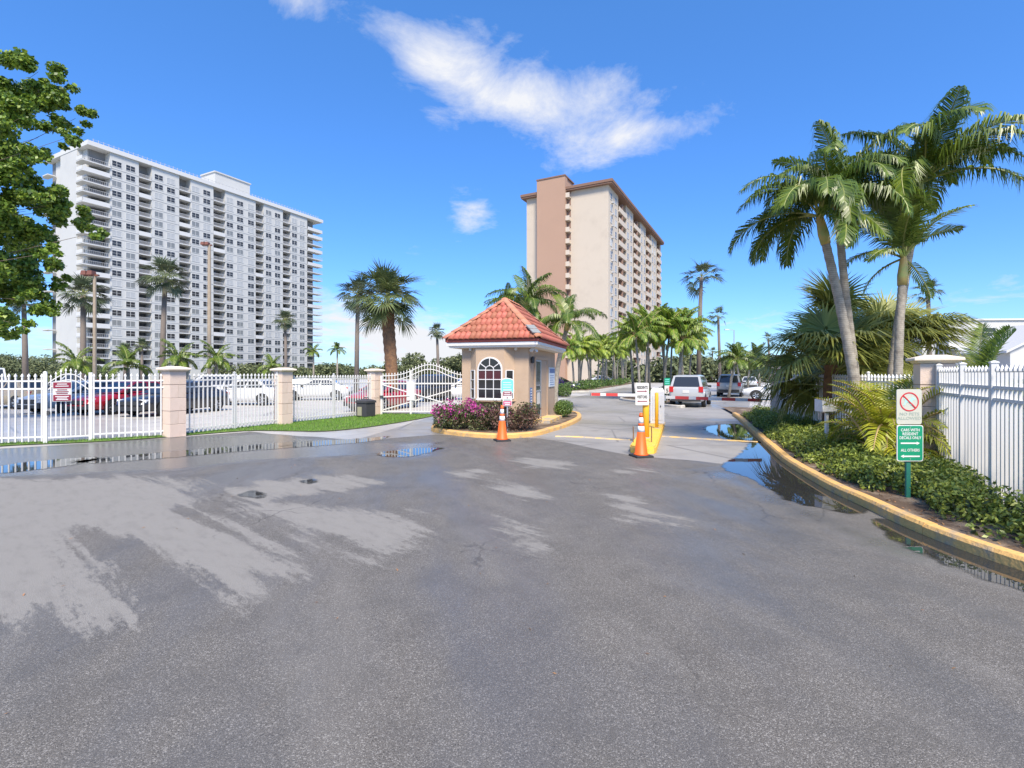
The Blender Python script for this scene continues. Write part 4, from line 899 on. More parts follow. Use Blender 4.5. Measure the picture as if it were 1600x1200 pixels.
plate(rounded(.372, .51), -.006, .004).build('border', 'mark_white', gs); plate(rounded(.352, .49), -.0085, -.0065).build('panel', 'sign_green', gs)
for tx, z in (('CARS WITH', .185), ('RESIDENT', .13), ('DECALS ONLY', .075), ('ALL OTHERS', -.10)): text(tx, .056, 'mark_white', gs, (0, -.0105, z), SR, .014, sx=.84 if len(tx) > 9 else .9)
arrow(.27, .045, True, 'mark_white', gs, (0, -.009, .0)); arrow(.27, .045, False, 'mark_white', gs, (0, -.009, -.185))
for z in (.225, -.225): MB().lathe([(.006, 0), (.006, .004), (.002, .006)], 8).build('bolt', 'steel', gs, (0, -.009, z), (R(90), 0, 0))
# speed sign in the median
s = thing('speed_sign', 'small green and white speed sign with a 5 beside the median palms', 'sign', (9.65, 30.8, .05)); MB().b2((-.025, 0, 0), (.025, .03, 1.5)).build('post', 'steel', s)
plate(rounded(.36, .46, .02), -.01, -.002).build('green_panel', 'sign_green', s, (0, 0, 1.27)); plate(rounded(.34, .5, .02), -.01, -.002).build('white_panel', 'sign_white', s, (0, 0, .78)); text('5', .34, 'mark_dark', s, (0, -.014, .70), SR, .02)
for z in (1.40, 1.28, 1.16): MB().b2((-.13, -.014, z - .025), (.13, -.0105, z + .025)).build('print_line', 'sign_teal', s)
# white keypad box on a post in the bed
t = thing('keypad_post', 'white slanted box on a white post in the planted bed', 'keypad box', (7.24, 11.4, .07), R(6))
MB().b2((-.03, -.03, 0), (.03, .03, .9)).build('post', 'white_paint', t); mb = MB(); mb.add([(-.17, -.10, 0), (.17, -.10, 0), (.19, .14, 0), (-.19, .14, 0), (-.22, -.13, .30), (.21, -.13, .30), (.19, .14, .28), (-.19, .14, .28)], [(3, 2, 1, 0), (4, 5, 6, 7), (0, 1, 5, 4), (1, 2, 6, 5), (2, 3, 7, 6), (3, 0, 4, 7)]); mb.build('box', 'white_paint', t, (0, 0, .9)); MB().b2((-.08, -.06, .87), (.08, .06, .898)).build('bracket', 'steel', t)
# bin by the pillar
t = thing('trash_bin', 'black square trash bin with a lid against the tan pillar', 'trash bin', (-6.12, 20.75, .03), R(-25))
mb = MB(); mb.sqlathe([(.23, 0), (.27, .03), (.27, .56), (.25, .58)]); mb.build('body', 'bin_dark', t); MB().sqlathe([(.30, .58), (.30, .66), (.24, .70), (.10, .74)]).build('lid', 'bin_dark', t); MB().b2((-.20, -.29, .06), (.02, -.272, .42)).build('front_panel', 'bin_panel', t); MB().tube([(-.12, 0, .74), (-.1, 0, .79), (.08, .03, .80), (.1, .03, .74)], .02, 6).build('handle', 'bin_dark', t)
# ================================================================== CARS
def patch(q, u0, u1, v0, v1, off):
    a, b, c, d = (Vector(p) for p in q); f = lambda u, v: (a.lerp(b, u)).lerp(d.lerp(c, u), v); n = (b - a).cross(d - a).normalized() * off
    return [f(u0, v0) + n, f(u1, v0) + n, f(u1, v1) + n, f(u0, v1) + n]
def car_meshes(kind):
    if kind == 'sedan':
        st = [(-2.32, .62, .46, .80), (-2.27, .76, .36, .92), (-2.1, .84, .26, 1.0), (-1.6, .89, .22, 1.02), (-.8, .91, .21, .98), (0, .91, .21, .95), (.8, .905, .21, .93), (1.4, .89, .22, .89), (1.9, .85, .25, .81), (2.2, .76, .32, .70), (2.3, .62, .42, .60)]
        G = dict(b0=-1.78, b1=1.10, r0=-1.05, r1=.12, zb=.95, zr=1.43, wb=.82, wr=.60, cut=.50); wx = (-1.42, 1.38); wr = .33
    elif kind == 'suv':
        st = [(-2.22, .74, .50, 1.00), (-2.20, .82, .38, 1.06), (-2.1, .88, .32, 1.08), (-1.5, .91, .28, 1.07), (-.6, .92, .27, 1.05), (.3, .92, .27, 1.03), (1.0, .91, .28, 1.02), (1.6, .89, .30, .98), (1.98, .85, .34, .92), (2.16, .76, .38, .84), (2.22, .64, .46, .72)]
        G = dict(b0=-2.14, b1=.98, r0=-1.92, r1=.22, zb=1.03, zr=1.70, wb=.85, wr=.68, cut=.36); wx = (-1.32, 1.34); wr = .36
    else:
        st = [(-2.7, .84, .5, 1.1), (-2.66, .92, .36, 1.2), (-2.4, .96, .3, 1.2), (-.6, .97, .28, 1.2), (.8, .97, .28, 1.2), (1.6, .95, .3, 1.18), (2.2, .92, .32, 1.08), (2.6, .82, .36, .95), (2.7, .7, .44, .8)]
        G = dict(b0=-2.62, b1=1.9, r0=-2.5, r1=.95, zb=1.17, zr=2.25, wb=.92, wr=.80, cut=.4); wx = (-1.7, 1.75); wr = .37
    D = {}; mb = MB(); k = 12; v = []
    for x, w, zb, zt in st:
        h = [(0, zt + .02), (w * .6, zt + .012), (w * .9, zt - .03), (w, zt - .14), (w, (zt + zb) / 2), (w * .97, zb + .06), (w * .8, zb)]
        v += [(x, y, z) for y, z in h] + [(x, -y, z) for y, z in h[::-1] if y > 0]
    k = len(v) // len(st); f = [(i * k + j, (i + 1) * k + j, (i + 1) * k + (j + 1) % k, i * k + (j + 1) % k) for i in range(len(st) - 1) for j in range(k)] + [tuple(range(k)), tuple(range(len(v) - 1, len(v) - k - 1, -1))]
    mb.add(v, f); D['body'] = mb.mesh(kind + '_body', 'car_white', True)
    g = G; base = [(g['b0'], g['wb'], g['zb']), (g['b1'], g['wb'], g['zb']), (g['b1'], -g['wb'], g['zb']), (g['b0'], -g['wb'], g['zb'])]; top = [(g['r0'], g['wr'], g['zr']), (g['r1'], g['wr'], g['zr']), (g['r1'], -g['wr'], g['zr']), (g['r0'], -g['wr'], g['zr'])]
    crown = [(p[0] * .8 + (g['r0'] + g['r1']) * .1, p[1] * .75, p[2] + .05) for p in top]; ba = base + top + crown
    mb = MB(); mb.add(ba, [(i, (i + 1) % 4, 4 + (i + 1) % 4, 4 + i)[::-1] for i in range(4)] + [(4 + i, 4 + (i + 1) % 4, 8 + (i + 1) % 4, 8 + i)[::-1] for i in range(4)] + [(11, 10, 9, 8)]); D['cabin'] = mb.mesh(kind + '_cabin', 'car_white')
    L_ = (base[1], base[0], top[0], top[1]); Rr = (base[3], base[2], top[2], top[3]); F = (base[2], base[1], top[1], top[2]); Bk = (base[0], base[3], top[3], top[0])
    D['windows'] = []
    for q in (L_, Rr):
        c = g['cut']; c = c if q is Rr else 1 - c
        for u0, u1 in ((.09, c - .02), (c + .02, .91)): D['windows'].append(('side_window', MB().add(patch(q, u0, u1, .12, .90, .006), [(0, 1, 2, 3)]).mesh('side_window', 'car_glass')))
    D['windows'].append(('windscreen', MB().add(patch(F, .06, .94, .06, .94, .006), [(0, 1, 2, 3)]).mesh('windscreen', 'car_glass'))); D['windows'].append(('rear_window', MB().add(patch(Bk, .08, .92, .12, .92, .006), [(0, 1, 2, 3)]).mesh('rear_window', 'car_glass')))
    t = MB(); t.lathe([(wr * .62, -.10), (wr * .94, -.105), (wr, -.07), (wr, .07), (wr * .94, .105), (wr * .62, .10)], 20); D['tyre'] = t.mesh('tyre', 'tyre', True)
    t = MB(); t.lathe([(wr * .60, .05), (wr * .62, .102), (wr * .52, .085), (wr * .16, .075), (wr * .14, .09), (.01, .092)], 20)
    for i in range(5): a = 2 * math.pi * i / 5; t.bar((wr * .12 * math.cos(a), wr * .12 * math.sin(a), .088), (wr * .58 * math.cos(a), wr * .58 * math.sin(a), .095), .06, .02)
    D['rim'] = t.mesh('rim', 'rim'); t = MB(); n = 16; t.add([((wr + .07) * math.cos(math.pi * i / n), 0, (wr + .07) * math.sin(math.pi * i / n)) for i in range(n + 1)], [tuple(range(n + 1))]); D['arch'] = t.mesh('wheel_arch', 'trim_black')
    zt = st[1][3]; w = st[2][1]
    if kind == 'sedan': t = MB().box((0, 0, 0), (.16, .34, .15))
    else: t = MB().box((0, 0, 0), (.16, .22, .30))
    D['tail'] = t.mesh('tail_light', 'tail_red'); D['head'] = MB().box((0, 0, 0), (.22, .34, .14)).mesh('headlight', 'lens'); D['plate'] = MB().box((0, 0, 0), (.02, .34, .16)).mesh('licence_plate', 'sign_white'); D['bump'] = MB().box((0, 0, 0), (.10, 1.5, .22)).mesh('bumper', 'trim_black'); D['mirror'] = MB().box((0, 0, 0), (.10, .18, .12)).mesh('mirror', 'trim_black'); D['grille'] = MB().box((0, 0, 0), (.05, .9, .16)).mesh('grille', 'trim_black')
    D.update(st=st, G=G, wx=wx, wr=wr, kind=kind); return D
CARS = {}
def car(kind, colour, label, x, y, head, group='parked cars'):
    """head: heading in degrees, counter-clockwise from +X"""
    if kind not in CARS: CARS[kind] = car_meshes(kind)
    D = CARS[kind]; t = thing('parked_car', label, 'car', (x, y, 0), R(head), group); m = M['car_' + colour]
    def P(nm, me, loc=(0, 0, 0), rot=(0, 0, 0), paint=False, par=None):
        o = put(nm, me, par or t, loc, rot)
        if paint: o.material_slots[0].link = 'OBJECT'; o.material_slots[0].material = m
        return o
    P('body', D['body'], paint=True); P('cabin', D['cabin'], paint=True)
    for nm, me in D['windows']: P(nm, me)
    st = D['st']; wy = .91 if D['kind'] != 'van' else .96
    for wxx in D['wx']:
        for s_ in (-1, 1):
            P('wheel_arch', D['arch'], (wxx, s_ * (wy + .004), D['wr'] - .02), (0, 0, 0)); w = P('wheel', D['tyre'], (wxx, s_ * (wy - .09), D['wr']), (R(-90 * s_), 0, 0)); P('rim', D['rim'], (0, 0, .002), par=w)
    zt = st[2][3]; zl = zt - .16 if D['kind'] == 'sedan' else zt - .10
    for s_ in (-1, 1):
        P('tail_light', D['tail'], (st[2][0] - .06, s_ * .66 if D['kind'] == 'sedan' else s_ * .76, zl)); P('headlight', D['head'], (st[-3][0] + .16, s_ * .58, st[-3][3] - .14)); P('mirror', D['mirror'], (D['G']['b1'] - .35, s_ * (wy + .02), D['G']['zb'] + .06))
    P('licence_plate', D['plate'], (st[0][0] - .005, 0, zt - .22)); P('bumper', D['bump'], (st[1][0] - .03, 0, .46)); P('bumper', D['bump'], (st[-2][0] + .04, 0, .38)); P('grille', D['grille'], (st[-2][0] + .09, 0, .58))
    return t
car('suv', 'silver', 'silver hatchback SUV seen from behind, parked past the barrier', 10.35, 28.6, 63)
car('sedan', 'pale_blue', 'pale sedan tucked behind the left side of the silver SUV', 12.0, 34.0, 62)
car('suv', 'grey', 'grey SUV just right of and beyond the silver SUV', 17.9, 40.5, 62)
car('sedan', 'silver', 'silver sedan seen from behind, far down the car park lane', 26.6, 55.5, 64)
car('sedan', 'white', 'white car with red tail light half hidden by the far right pillar', 18.3, 33.9, 150)
car('sedan', 'purple', 'dark purple car behind the booth shrubs, under the far palms', 4.9, 52.5, -30)
car('sedan', 'white', 'white car behind the thin trunks of the far palm row', 15.5, 83, -28)
car('sedan', 'gold', 'tan gold sedan at the left frame edge behind the fence', -26.6, 26.5, 168)
car('sedan', 'silver', 'silver grey car behind the pedestrian gate', -21.3, 24.5, 257)
car('sedan', 'red', 'bright red car between the silver and black cars', -18.4, 23.7, 257)
car('sedan', 'black', 'glossy black sedan behind the fence left of the first pillar', -15.5, 22.9, 257)
car('sedan', 'white', 'white sedan seen side-on between the first two fence pillars', -15.6, 29.2, 176)
car('suv', 'white', 'white SUV behind the fence just right of the first pillar', -19.6, 31.5, 215)
car('sedan', 'white', 'white sedan behind the fence right of the middle pillar', -13.6, 34.5, 190)
car('sedan', 'silver', 'silver sedan parked in the far row behind the middle pillar', -17.6, 40, 200)
car('sedan', 'red', 'red car behind the pillar with the bin and the vehicle gate', -6.6, 25.6, 250)
car('suv', 'black', 'black SUV behind the middle of the vehicle gate', -5.5, 33.5, 240)
car('sedan', 'white', 'white sedan behind the right end of the vehicle gate', -3.6, 35.2, 205)
car('van', 'white', 'white van standing at the far left edge of the car park', -44.5, 41.5, 150)
car('suv', 'silver', 'silver SUV far back above the pedestrian gate', -49.5, 56, 170)
# ================================================================== PALMS
def frond_geo(length, th0, curl, nleaf=26, ll=.42, hang=.45, lw=.028, vee=.25, seed=0, ragged=.25):
    """feather frond: rachis along +X rising at th0 and curling over; returns MB (0 leaflets, 1 rachis)"""
    r = random.Random(seed); mb = MB(); n = 12; p = Vector((0, 0, 0)); pts = [p.copy()]; ang = th0; tang = []
    for i in range(n):
        a = R(ang - curl * ((i + .5) / n) ** 1.25); d = Vector((math.cos(a), 0, math.sin(a))); tang.append(d); p = p + d * (length / n); pts.append(p.copy())
    tang.append(tang[-1]); mb.mi = 1; mb.tube(pts, [.022 * (1 - .85 * i / n) + .003 for i in range(n + 1)], 4, False); mb.mi = 0
    for i in range(nleaf):
        s = .16 + .84 * (i + .5) / nleaf; q = s * n; j = min(int(q), n - 1); c = pts[j].lerp(pts[j + 1], q - j); d = tang[j]; up = Vector((-d.z, 0, d.x))
        prof = math.sin(math.pi * min(1, .12 + s * .86)) ** .6
        for sd_ in (-1, 1):
            L_ = ll * prof * r.uniform(1 - ragged, 1.1); fwd = .35 + .75 * s
            dr_ = (Vector((0, sd_, 0)) + d * fwd + up * (vee + r.uniform(-.15, .15))).normalized(); m_ = c + dr_ * L_ * .5 + Vector((0, 0, -hang * L_ * .12))
            d2 = (dr_ * (1 - hang) + Vector((0, 0, -1)) * hang * 1.25 + Vector((r.uniform(-.2, .2), r.uniform(-.2, .2), 0))).normalized(); e = m_ + d2 * L_ * .55; wv = d.cross(dr_).cross(dr_).normalized() * lw * .5 if d.cross(dr_).length > 1e-4 else d * lw * .5
            mb.add([c - wv * .6, c + wv * .6, m_ + wv, m_ - wv, e], [(0, 1, 2, 3), (3, 2, 4)])
    return mb
def fan_geo(pet, th0, curl, blade, nb=26, span=112, droop=.35, lw=.05, seed=0):
    r = random.Random(seed); mb = MB(); n = 5; p = Vector((0, 0, 0)); pts = [p.copy()]
    for i in range(n): a = R(th0 - curl * (i + .5) / n); d = Vector((math.cos(a), 0, math.sin(a))); p = p + d * pet / n; pts.append(p.copy())
    mb.mi = 1; mb.tube(pts, [.02, .017, .015, .013, .012, .011], 4, False); mb.mi = 0; a = R(th0 - curl * 1.15); d = Vector((math.cos(a), 0, math.sin(a))); up = Vector((-d.z, 0, d.x)); c = pts[-1]
    for i in range(nb):
        ph = R(-span + 2 * span * (i + .5) / nb); L_ = blade * (.72 + .28 * math.cos(ph * .8)) * r.uniform(.85, 1.08); dr_ = (d * math.cos(ph) + Vector((0, 1, 0)) * math.sin(ph) + up * (.22 * abs(math.sin(ph)) + r.uniform(-.05, .05))).normalized(); side = d * -math.sin(ph) + Vector((0, 1, 0)) * math.cos(ph)
        m_ = c + dr_ * L_ * .55; d2 = (dr_ + Vector((0, 0, -1)) * droop * r.uniform(.5, 1.6)).normalized(); e = m_ + d2 * L_ * .5; w = side * lw * .5; q = c + dr_ * L_ * .08
        mb.add([q - w * .35, q + w * .35, m_ + w, m_ - w, e], [(0, 1, 2, 3), (3, 2, 4)])
    return mb
def rep_mesh(mbs, name, mats): return [m.mesh(name, mats) for m in mbs]
def crown_from(mbs, spec, name, mats):
    """join transformed fronds into one crown mesh"""
    out = MB()
    for k, rz, sc, off in spec:
        g = mbs[k]; c, s_ = math.cos(rz), math.sin(rz); o = len(out.v); out.v.extend([((x * c - y * s_) * sc + off[0], (x * s_ + y * c) * sc + off[1], z * sc + off[2]) for x, y, z in g.v])
        out.f.extend([tuple(i + o for i in f) for f in g.f]); out.m.extend(g.m)
    return out.mesh(name, mats)
def trunk_mb(path, r0, r1, rings=24, n=10, bulge=1.25, ring=.04):
    pts = smooth_path(path, max(2, rings // max(1, len(path) - 1))); k = len(pts); rad = []
    for i in range(k): t = i / (k - 1); rad.append((r0 + (r1 - r0) * t) * (1 + (bulge - 1) * max(0, 1 - t * 7)) * (1 + ring * (1 if i % 2 else -1)))
    return MB().tube(pts, rad, n)
GOLD = 2.39996
# ---- the group of tall palms on the right, each frond a part
FR = {}
def frond_set(key, spec, mats):
    FR[key] = rep_mesh([frond_geo(**s_) for s_ in spec], 'frond', mats); return FR[key]
base = dict(nleaf=64, ll=.68, lw=.029, hang=.74, ragged=.4)
tall = [dict(length=2.0, th0=84, curl=75, seed=1, **base), dict(length=2.2, th0=64, curl=115, seed=2, **base), dict(length=2.3, th0=44, curl=118, seed=3, **base), dict(length=2.2, th0=24, curl=105, seed=4, **base), dict(length=1.9, th0=-2, curl=75, seed=5, **base)]
frond_set('tall', tall, ['frond', 'rachis'])
frond_set('light', [dict(length=1.55, th0=84, curl=30, seed=11, nleaf=34, ll=.50, lw=.034, hang=.2, vee=.35), dict(length=1.5, th0=62, curl=60, seed=12, nleaf=34, ll=.48, lw=.034, hang=.35), dict(length=1.4, th0=36, curl=85, seed=13, nleaf=32, ll=.42, lw=.032, hang=.5), dict(length=1.1, th0=-20, curl=60, seed=14, nleaf=22, ll=.32, lw=.03, hang=.7)], ['frond_light', 'rachis'])
def feather_palm(label, path, r0, r1, cs, key, n, rot0, order, sc=1.0, shaft=.55, group='tall palms in the right-hand bed', name='palm_tree', tm='trunk_grey'):
    b = Vector(path[0]); t = thing(name, label, 'palm tree', tuple(b), 0, group); loc = [tuple(Vector(p) - b) for p in path]
    trunk_mb(loc, r0, r1, 40, 12).build('trunk', tm, t, smooth=True); top = Vector(loc[-1]); d = (top - Vector(loc[-2])).normalized()
    if shaft: MB().tube([top - d * .02, top + d * shaft * .3, top + d * shaft * .8, top + d * shaft], [r1 * 1.15, r1 * 1.3, r1 * .9, r1 * .5], 10).build('crownshaft', 'crownshaft', t, smooth=True)
    c = top + d * shaft * .85
    for i in range(n):
        k = order[i % len(order)]; put('frond', FR[key][k], t, tuple(c), (random.uniform(-.4, .4), random.uniform(-.12, .12), rot0 + i * GOLD + random.uniform(-.2, .2)), sc * random.uniform(.9, 1.08))
    return t
G_ = .085
feather_palm('leftmost tall palm of the right group, trunk leaning left', [(8.15, 11.6, G_), (7.98, 11.55, 1.6), (7.62, 11.5, 3.4), (7.25, 11.45, 4.85)], .115, .088, None, 'tall', 21, .4, [0, 1, 2, 3, 2, 1, 3, 4], 1.0, .75)
feather_palm('second tall palm from the left in the right group, slim upright trunk', [(8.38, 11.9, G_), (8.22, 11.85, 1.7), (7.95, 11.8, 3.7), (7.76, 11.75, 5.3)], .10, .078, None, 'tall', 20, 1.3, [1, 0, 2, 1, 2, 3], 1.0, .7)
feather_palm('tallest palm of the right group, trunk leaning right, crown highest', [(8.85, 11.7, G_), (8.95, 11.7, 1.6), (9.20, 11.65, 3.8), (9.46, 11.6, 5.7)], .11, .082, None, 'tall', 22, 2.1, [0, 1, 1, 2, 2, 3, 1], 1.12, .7)
feather_palm('shorter pale-leaved palm with an upright crown in front of the right group', [(8.72, 11.2, G_), (8.72, 11.2, 1.4), (8.76, 11.2, 2.8), (8.82, 11.2, 3.85)], .10, .078, None, 'light', 15, .9, [0, 1, 0, 2, 1, 3], 1.05, .7)
# ---- big fan palms behind them
FL = rep_mesh([fan_geo(1.0, 78, 20, 1.15, 46, 130, .35, .05, 21), fan_geo(1.1, 52, 35, 1.2, 46, 130, .7, .05, 22), fan_geo(1.1, 28, 50, 1.2, 46, 128, 1.1, .05, 23), fan_geo(1.0, 0, 50, 1.1, 44, 125, 1.5, .05, 24)], 'fan_leaf', ['fan_leaf', 'rachis'])
def fan_clump(label, x, y, z, n, rot0, sc, dead=6):
    t = thing('fan_palm', label, 'fan palm', (x, y, .08), 0, 'big fan palms behind the tall palms'); MB().tube([(0, 0, 0), (.02, 0, z * .6), (0, 0, z)], [.22, .2, .16], 9).build('trunk', 'trunk_brown', t)
    for i in range(n): put('leaf', FL[[0, 1, 2, 3, 1, 0, 2, 1][i % 8]], t, (0, 0, z - .7 + .8 * random.random()), (random.uniform(-.15, .15), 0, rot0 + i * GOLD), sc * random.uniform(.85, 1.1))
    return t
fan_clump('broad fan palm with drooping leaves left of the tall palm trunks', 8.75, 13.6, 2.0, 40, .2, 1.1)
fan_clump('broad fan palm right of the tall trunks, above the large pillar', 11.1, 14.4, 2.5, 44, 1.1, 1.0)
fan_clump('fan palm filling the middle behind the tall palm trunks', 10.1, 15.0, 2.8, 34, 2.2, 1.1)
# ---- yellow areca clump
frond_set('areca', [dict(length=1.25, th0=78, curl=70, seed=31, nleaf=26, ll=.36, lw=.024, hang=.25, vee=.4), dict(length=1.3, th0=58, curl=90, seed=32, nleaf=26, ll=.36, lw=.024, hang=.35, vee=.35), dict(length=1.2, th0=35, curl=95, seed=33, nleaf=24, ll=.34, lw=.024, hang=.4), dict(length=.9, th0=20, curl=90, seed=34, nleaf=20, ll=.30, lw=.022, hang=.5)], ['frond_yellow', 'rachis_dry'])
dead_m = frond_geo(1.0, 25, 120, nleaf=22, ll=.3, lw=.02, hang=.8, seed=39).mesh('dead_frond', ['frond_dead', 'rachis_dry'])
t = thing('areca_palm', 'yellow-green bushy areca palm between the keypad post and the signs', 'palm shrub', (7.15, 9.45, .08))
for i in range(9): a = i * GOLD; MB().tube([(.22 * math.cos(a), .22 * math.sin(a), 0), (.25 * math.cos(a), .25 * math.sin(a), .5)], [.022, .016], 6).build('stem', 'crownshaft', t)
for i in range(84):
    a = i * GOLD; q = .34 * random.random()
    if math.cos(a) < -.72 and i % 4: continue
    put('frond', FR['areca'][i % 4], t, (q * math.cos(a), q * math.sin(a), random.uniform(.15, .75)), (random.uniform(-.2, .2), 0, a), random.uniform(.8, 1.25))
for i in range(6): put('dead_frond', dead_m, t, (.1, -.1, .3 + .08 * i), (0, 0, -1.2 + i * .5), random.uniform(.7, 1))
t = thing('areca_palm', 'bright areca palm fronds rising between the tall trunks and the large pillar', 'palm shrub', (8.0, 10.4, .08))
for i in range(5): a = i * GOLD; MB().tube([(.15 * math.cos(a), .15 * math.sin(a), 0), (.18 * math.cos(a), .18 * math.sin(a), .9)], [.024, .016], 6).build('stem', 'crownshaft', t)
for i in range(24): a = i * GOLD; q = .2 * random.random(); put('frond', FR['areca'][i % 3], t, (q * math.cos(a), q * math.sin(a), random.uniform(.5, 1.0)), (random.uniform(-.2, .2), 0, a), random.uniform(.8, 1.15))
# ---- palm beyond the right fence
frond_set('fence', [dict(length=2.1, th0=84, curl=25, seed=41, nleaf=36, ll=.6, lw=.045, hang=.15, vee=.5), dict(length=2.2, th0=60, curl=70, seed=42, nleaf=36, ll=.6, lw=.045, hang=.45), dict(length=2.2, th0=35, curl=80, seed=43, nleaf=36, ll=.55, lw=.045, hang=.6), dict(length=2.0, th0=12, curl=60, seed=44, nleaf=30, ll=.5, lw=.04, hang=.6)], ['frond_light', 'rachis'])
feather_palm('low bushy palm rising behind the right fence beside the large pillar', [(15.6, 16.5, .06), (15.6, 16.5, .6), (15.6, 16.5, 1.1)], .14, .12, None, 'fence', 16, .3, [0, 1, 2, 3, 2], 1.0, .3, 'low palms behind the fences')
# ---- coconut-type palms behind the booth
frond_set('booth', [dict(length=2.0, th0=80, curl=55, seed=51, nleaf=34, ll=.62, lw=.05, hang=.5), dict(length=2.2, th0=55, curl=95, seed=52, nleaf=34, ll=.62, lw=.05, hang=.65), dict(length=2.2, th0=30, curl=95, seed=53, nleaf=34, ll=.6, lw=.05, hang=.75), dict(length=2.0, th0=8, curl=80, seed=54, nleaf=30, ll=.55, lw=.05, hang=.8)], ['frond', 'rachis'])
feather_palm('dark-leaved palm crown rising directly behind the booth roof', [(.95, 27.0, 0), (.9, 27, 2.5), (.8, 27, 5.1)], .16, .13, None, 'booth', 20, .2, [0, 1, 2, 3, 1, 2], 1.15, .5, 'palms behind the booth')
feather_palm('palm with arching fronds and yellow trunk right of the booth roof', [(2.2, 25.2, 0), (2.3, 25.2, 2.0), (2.75, 25.2, 4.0)], .13, .11, None, 'booth', 18, 1.1, [1, 2, 3, 0, 2], 1.05, .55, 'palms behind the booth')
feather_palm('small palm crown at the left behind the booth roof', [(.0, 29.5, 0), (-.05, 29.5, 2.5), (-.1, 29.5, 5.2)], .14, .11, None, 'booth', 11, 2.4, [1, 0, 2, 1], .85, .5, 'palms behind the booth')
# ---- slender palms of the median rows: one shared crown per kind
rowg = [frond_geo(1.7, 80, 60, 26, .5, .5, .06, seed=61), frond_geo(1.8, 55, 95, 26, .5, .6, .06, seed=62), frond_geo(1.8, 30, 100, 26, .5, .65, .06, seed=63), frond_geo(1.6, 8, 80, 24, .45, .7, .055, seed=64)]
def crown_feather(seed, n=22, mats=('frond_row', 'rachis_dry'), sc=1.0, mbs=rowg):
    r = random.Random(seed); return crown_from(mbs, [(i % 4, r.random() + i * GOLD, sc * r.uniform(.85, 1.1), (0, 0, r.uniform(-.15, .1))) for i in range(n)], 'crown', list(mats))
ROWC = [crown_feather(s_) for s_ in (1, 2, 3)]; ROWD = [crown_feather(s_, mats=('frond', 'rachis')) for s_ in (4, 5)]
def small_palm(label, x, y, h, crown, lean=(0, 0), r=.09, sc=1.0, group=None, tm='trunk_grey', rz=None, name='palm_tree'):
    t = thing(name, label, 'palm tree', (x, y, 0), 0, group); MB().tube([(0, 0, 0), (lean[0] * .35, lean[1] * .35, h * .5), (lean[0], lean[1], h)], [r * 1.2, r, r * .8], 8).build('trunk', tm, t, smooth=True)
    put('crown', crown, t, (lean[0], lean[1], h + .02), random.uniform(0, 6.28) if rz is None else rz, sc); return t
near = [(8.7, 33.6, 4.9, -.3), (9.6, 35.5, 5.4, .2), (10.3, 37.0, 5.9, -.2), (11.0, 36.0, 5.5, .5), (11.8, 38.0, 6.0, -.4), (12.3, 36.6, 5.6, .3), (13.2, 39.0, 5.9, .4), (14.0, 40.2, 5.6, -.5), (15.0, 42.0, 5.3, .3), (9.2, 37.5, 5.0, -.3), (10.6, 39.5, 5.2, .3), (12.6, 41.0, 5.9, 0), (13.6, 42.5, 6.3, .2), (11.6, 34.8, 4.7, .5)]
near.sort(key=lambda q: q[0] / q[1])
for i, (x, y, h, l) in enumerate(near): small_palm('%s slender palm from the left in the nearer median clump behind the barrier machine' % ORD[i], x, y, h - .6, ROWC[i % 3], (l, .1), .085, random.uniform(1.15, 1.35), 'slender palms of the nearer median')
farp = []
for i in range(20):
    u = i / 19; x = 6.2 + 14.0 * u + random.uniform(-.5, .5); y = 52 + 36 * u + random.uniform(-1.5, 1.5); farp.append((x, y, random.uniform(4.2, 5.4) + 1.3 * u))
farp.sort(key=lambda q: q[0] / q[1])
for i, (x, y, h) in enumerate(farp): small_palm('%s slender yellow-green palm from the left in the far hedge row beyond the booth' % ORD[i], x, y, h - .4, ROWC[(i + 1) % 3], (random.uniform(-.6, .6), 0), .10, random.uniform(1.25, 1.5), 'slender palms of the far hedge row')
for lab, x, y, h, l, c in (('leaning dark palm right behind the silver SUV', 16.4, 37.5, 2.9, .6, 0), ('short twin palm in the car park right of the grey SUV', 22.6, 49, 3.0, -.4, 1), ('short palm beside the far silver sedan', 24.0, 50.5, 3.1, .3, 0), ('dark short palm left of the far right pillar', 21.3, 42.5, 3.0, -.3, 1), ('low palm deep in the car park, left of the tall fan palms', 30, 68, 3.4, .2, 0)): small_palm(lab, x, y, h, ROWD[c], (l, 0), .10, 1.0, 'short dark palms in the car park')
# ---- fan palms: shared crowns
fang = [fan_geo(.75, 80, 20, .8, 20, 120, .3, .07, 71), fan_geo(.85, 50, 35, .85, 20, 120, .4, .07, 72), fan_geo(.9, 18, 40, .85, 20, 115, .55, .07, 73), fan_geo(.85, -15, 45, .8, 18, 110, .6, .07, 74)]
def crown_fan(seed, n, mats=('fan_leaf', 'rachis'), weights=(0, 1, 2, 3, 1, 2)):
    r = random.Random(seed); return crown_from(fang, [(weights[i % len(weights)], r.random() * .6 + i * GOLD, r.uniform(.85, 1.1), (0, 0, r.uniform(-.3, .15))) for i in range(n)], 'crown', list(mats))
FANF = [crown_fan(s_, 34, ('fan_far', 'rachis')) for s_ in (1, 2)]; FANS = [crown_fan(s_, 14, ('fan_far', 'rachis')) for s_ in (3, 4)]
FG = rep_mesh([fan_geo(.85, 82, 15, .95, 30, 120, .25, .06, 81), fan_geo(.95, 55, 35, 1.0, 30, 120, .35, .06, 82), fan_geo(1.0, 22, 45, 1.0, 30, 115, .55, .06, 83), fan_geo(.95, -12, 40, .95, 28, 110, .7, .06, 84)], 'fan_leaf', ['frond_olive', 'rachis'])
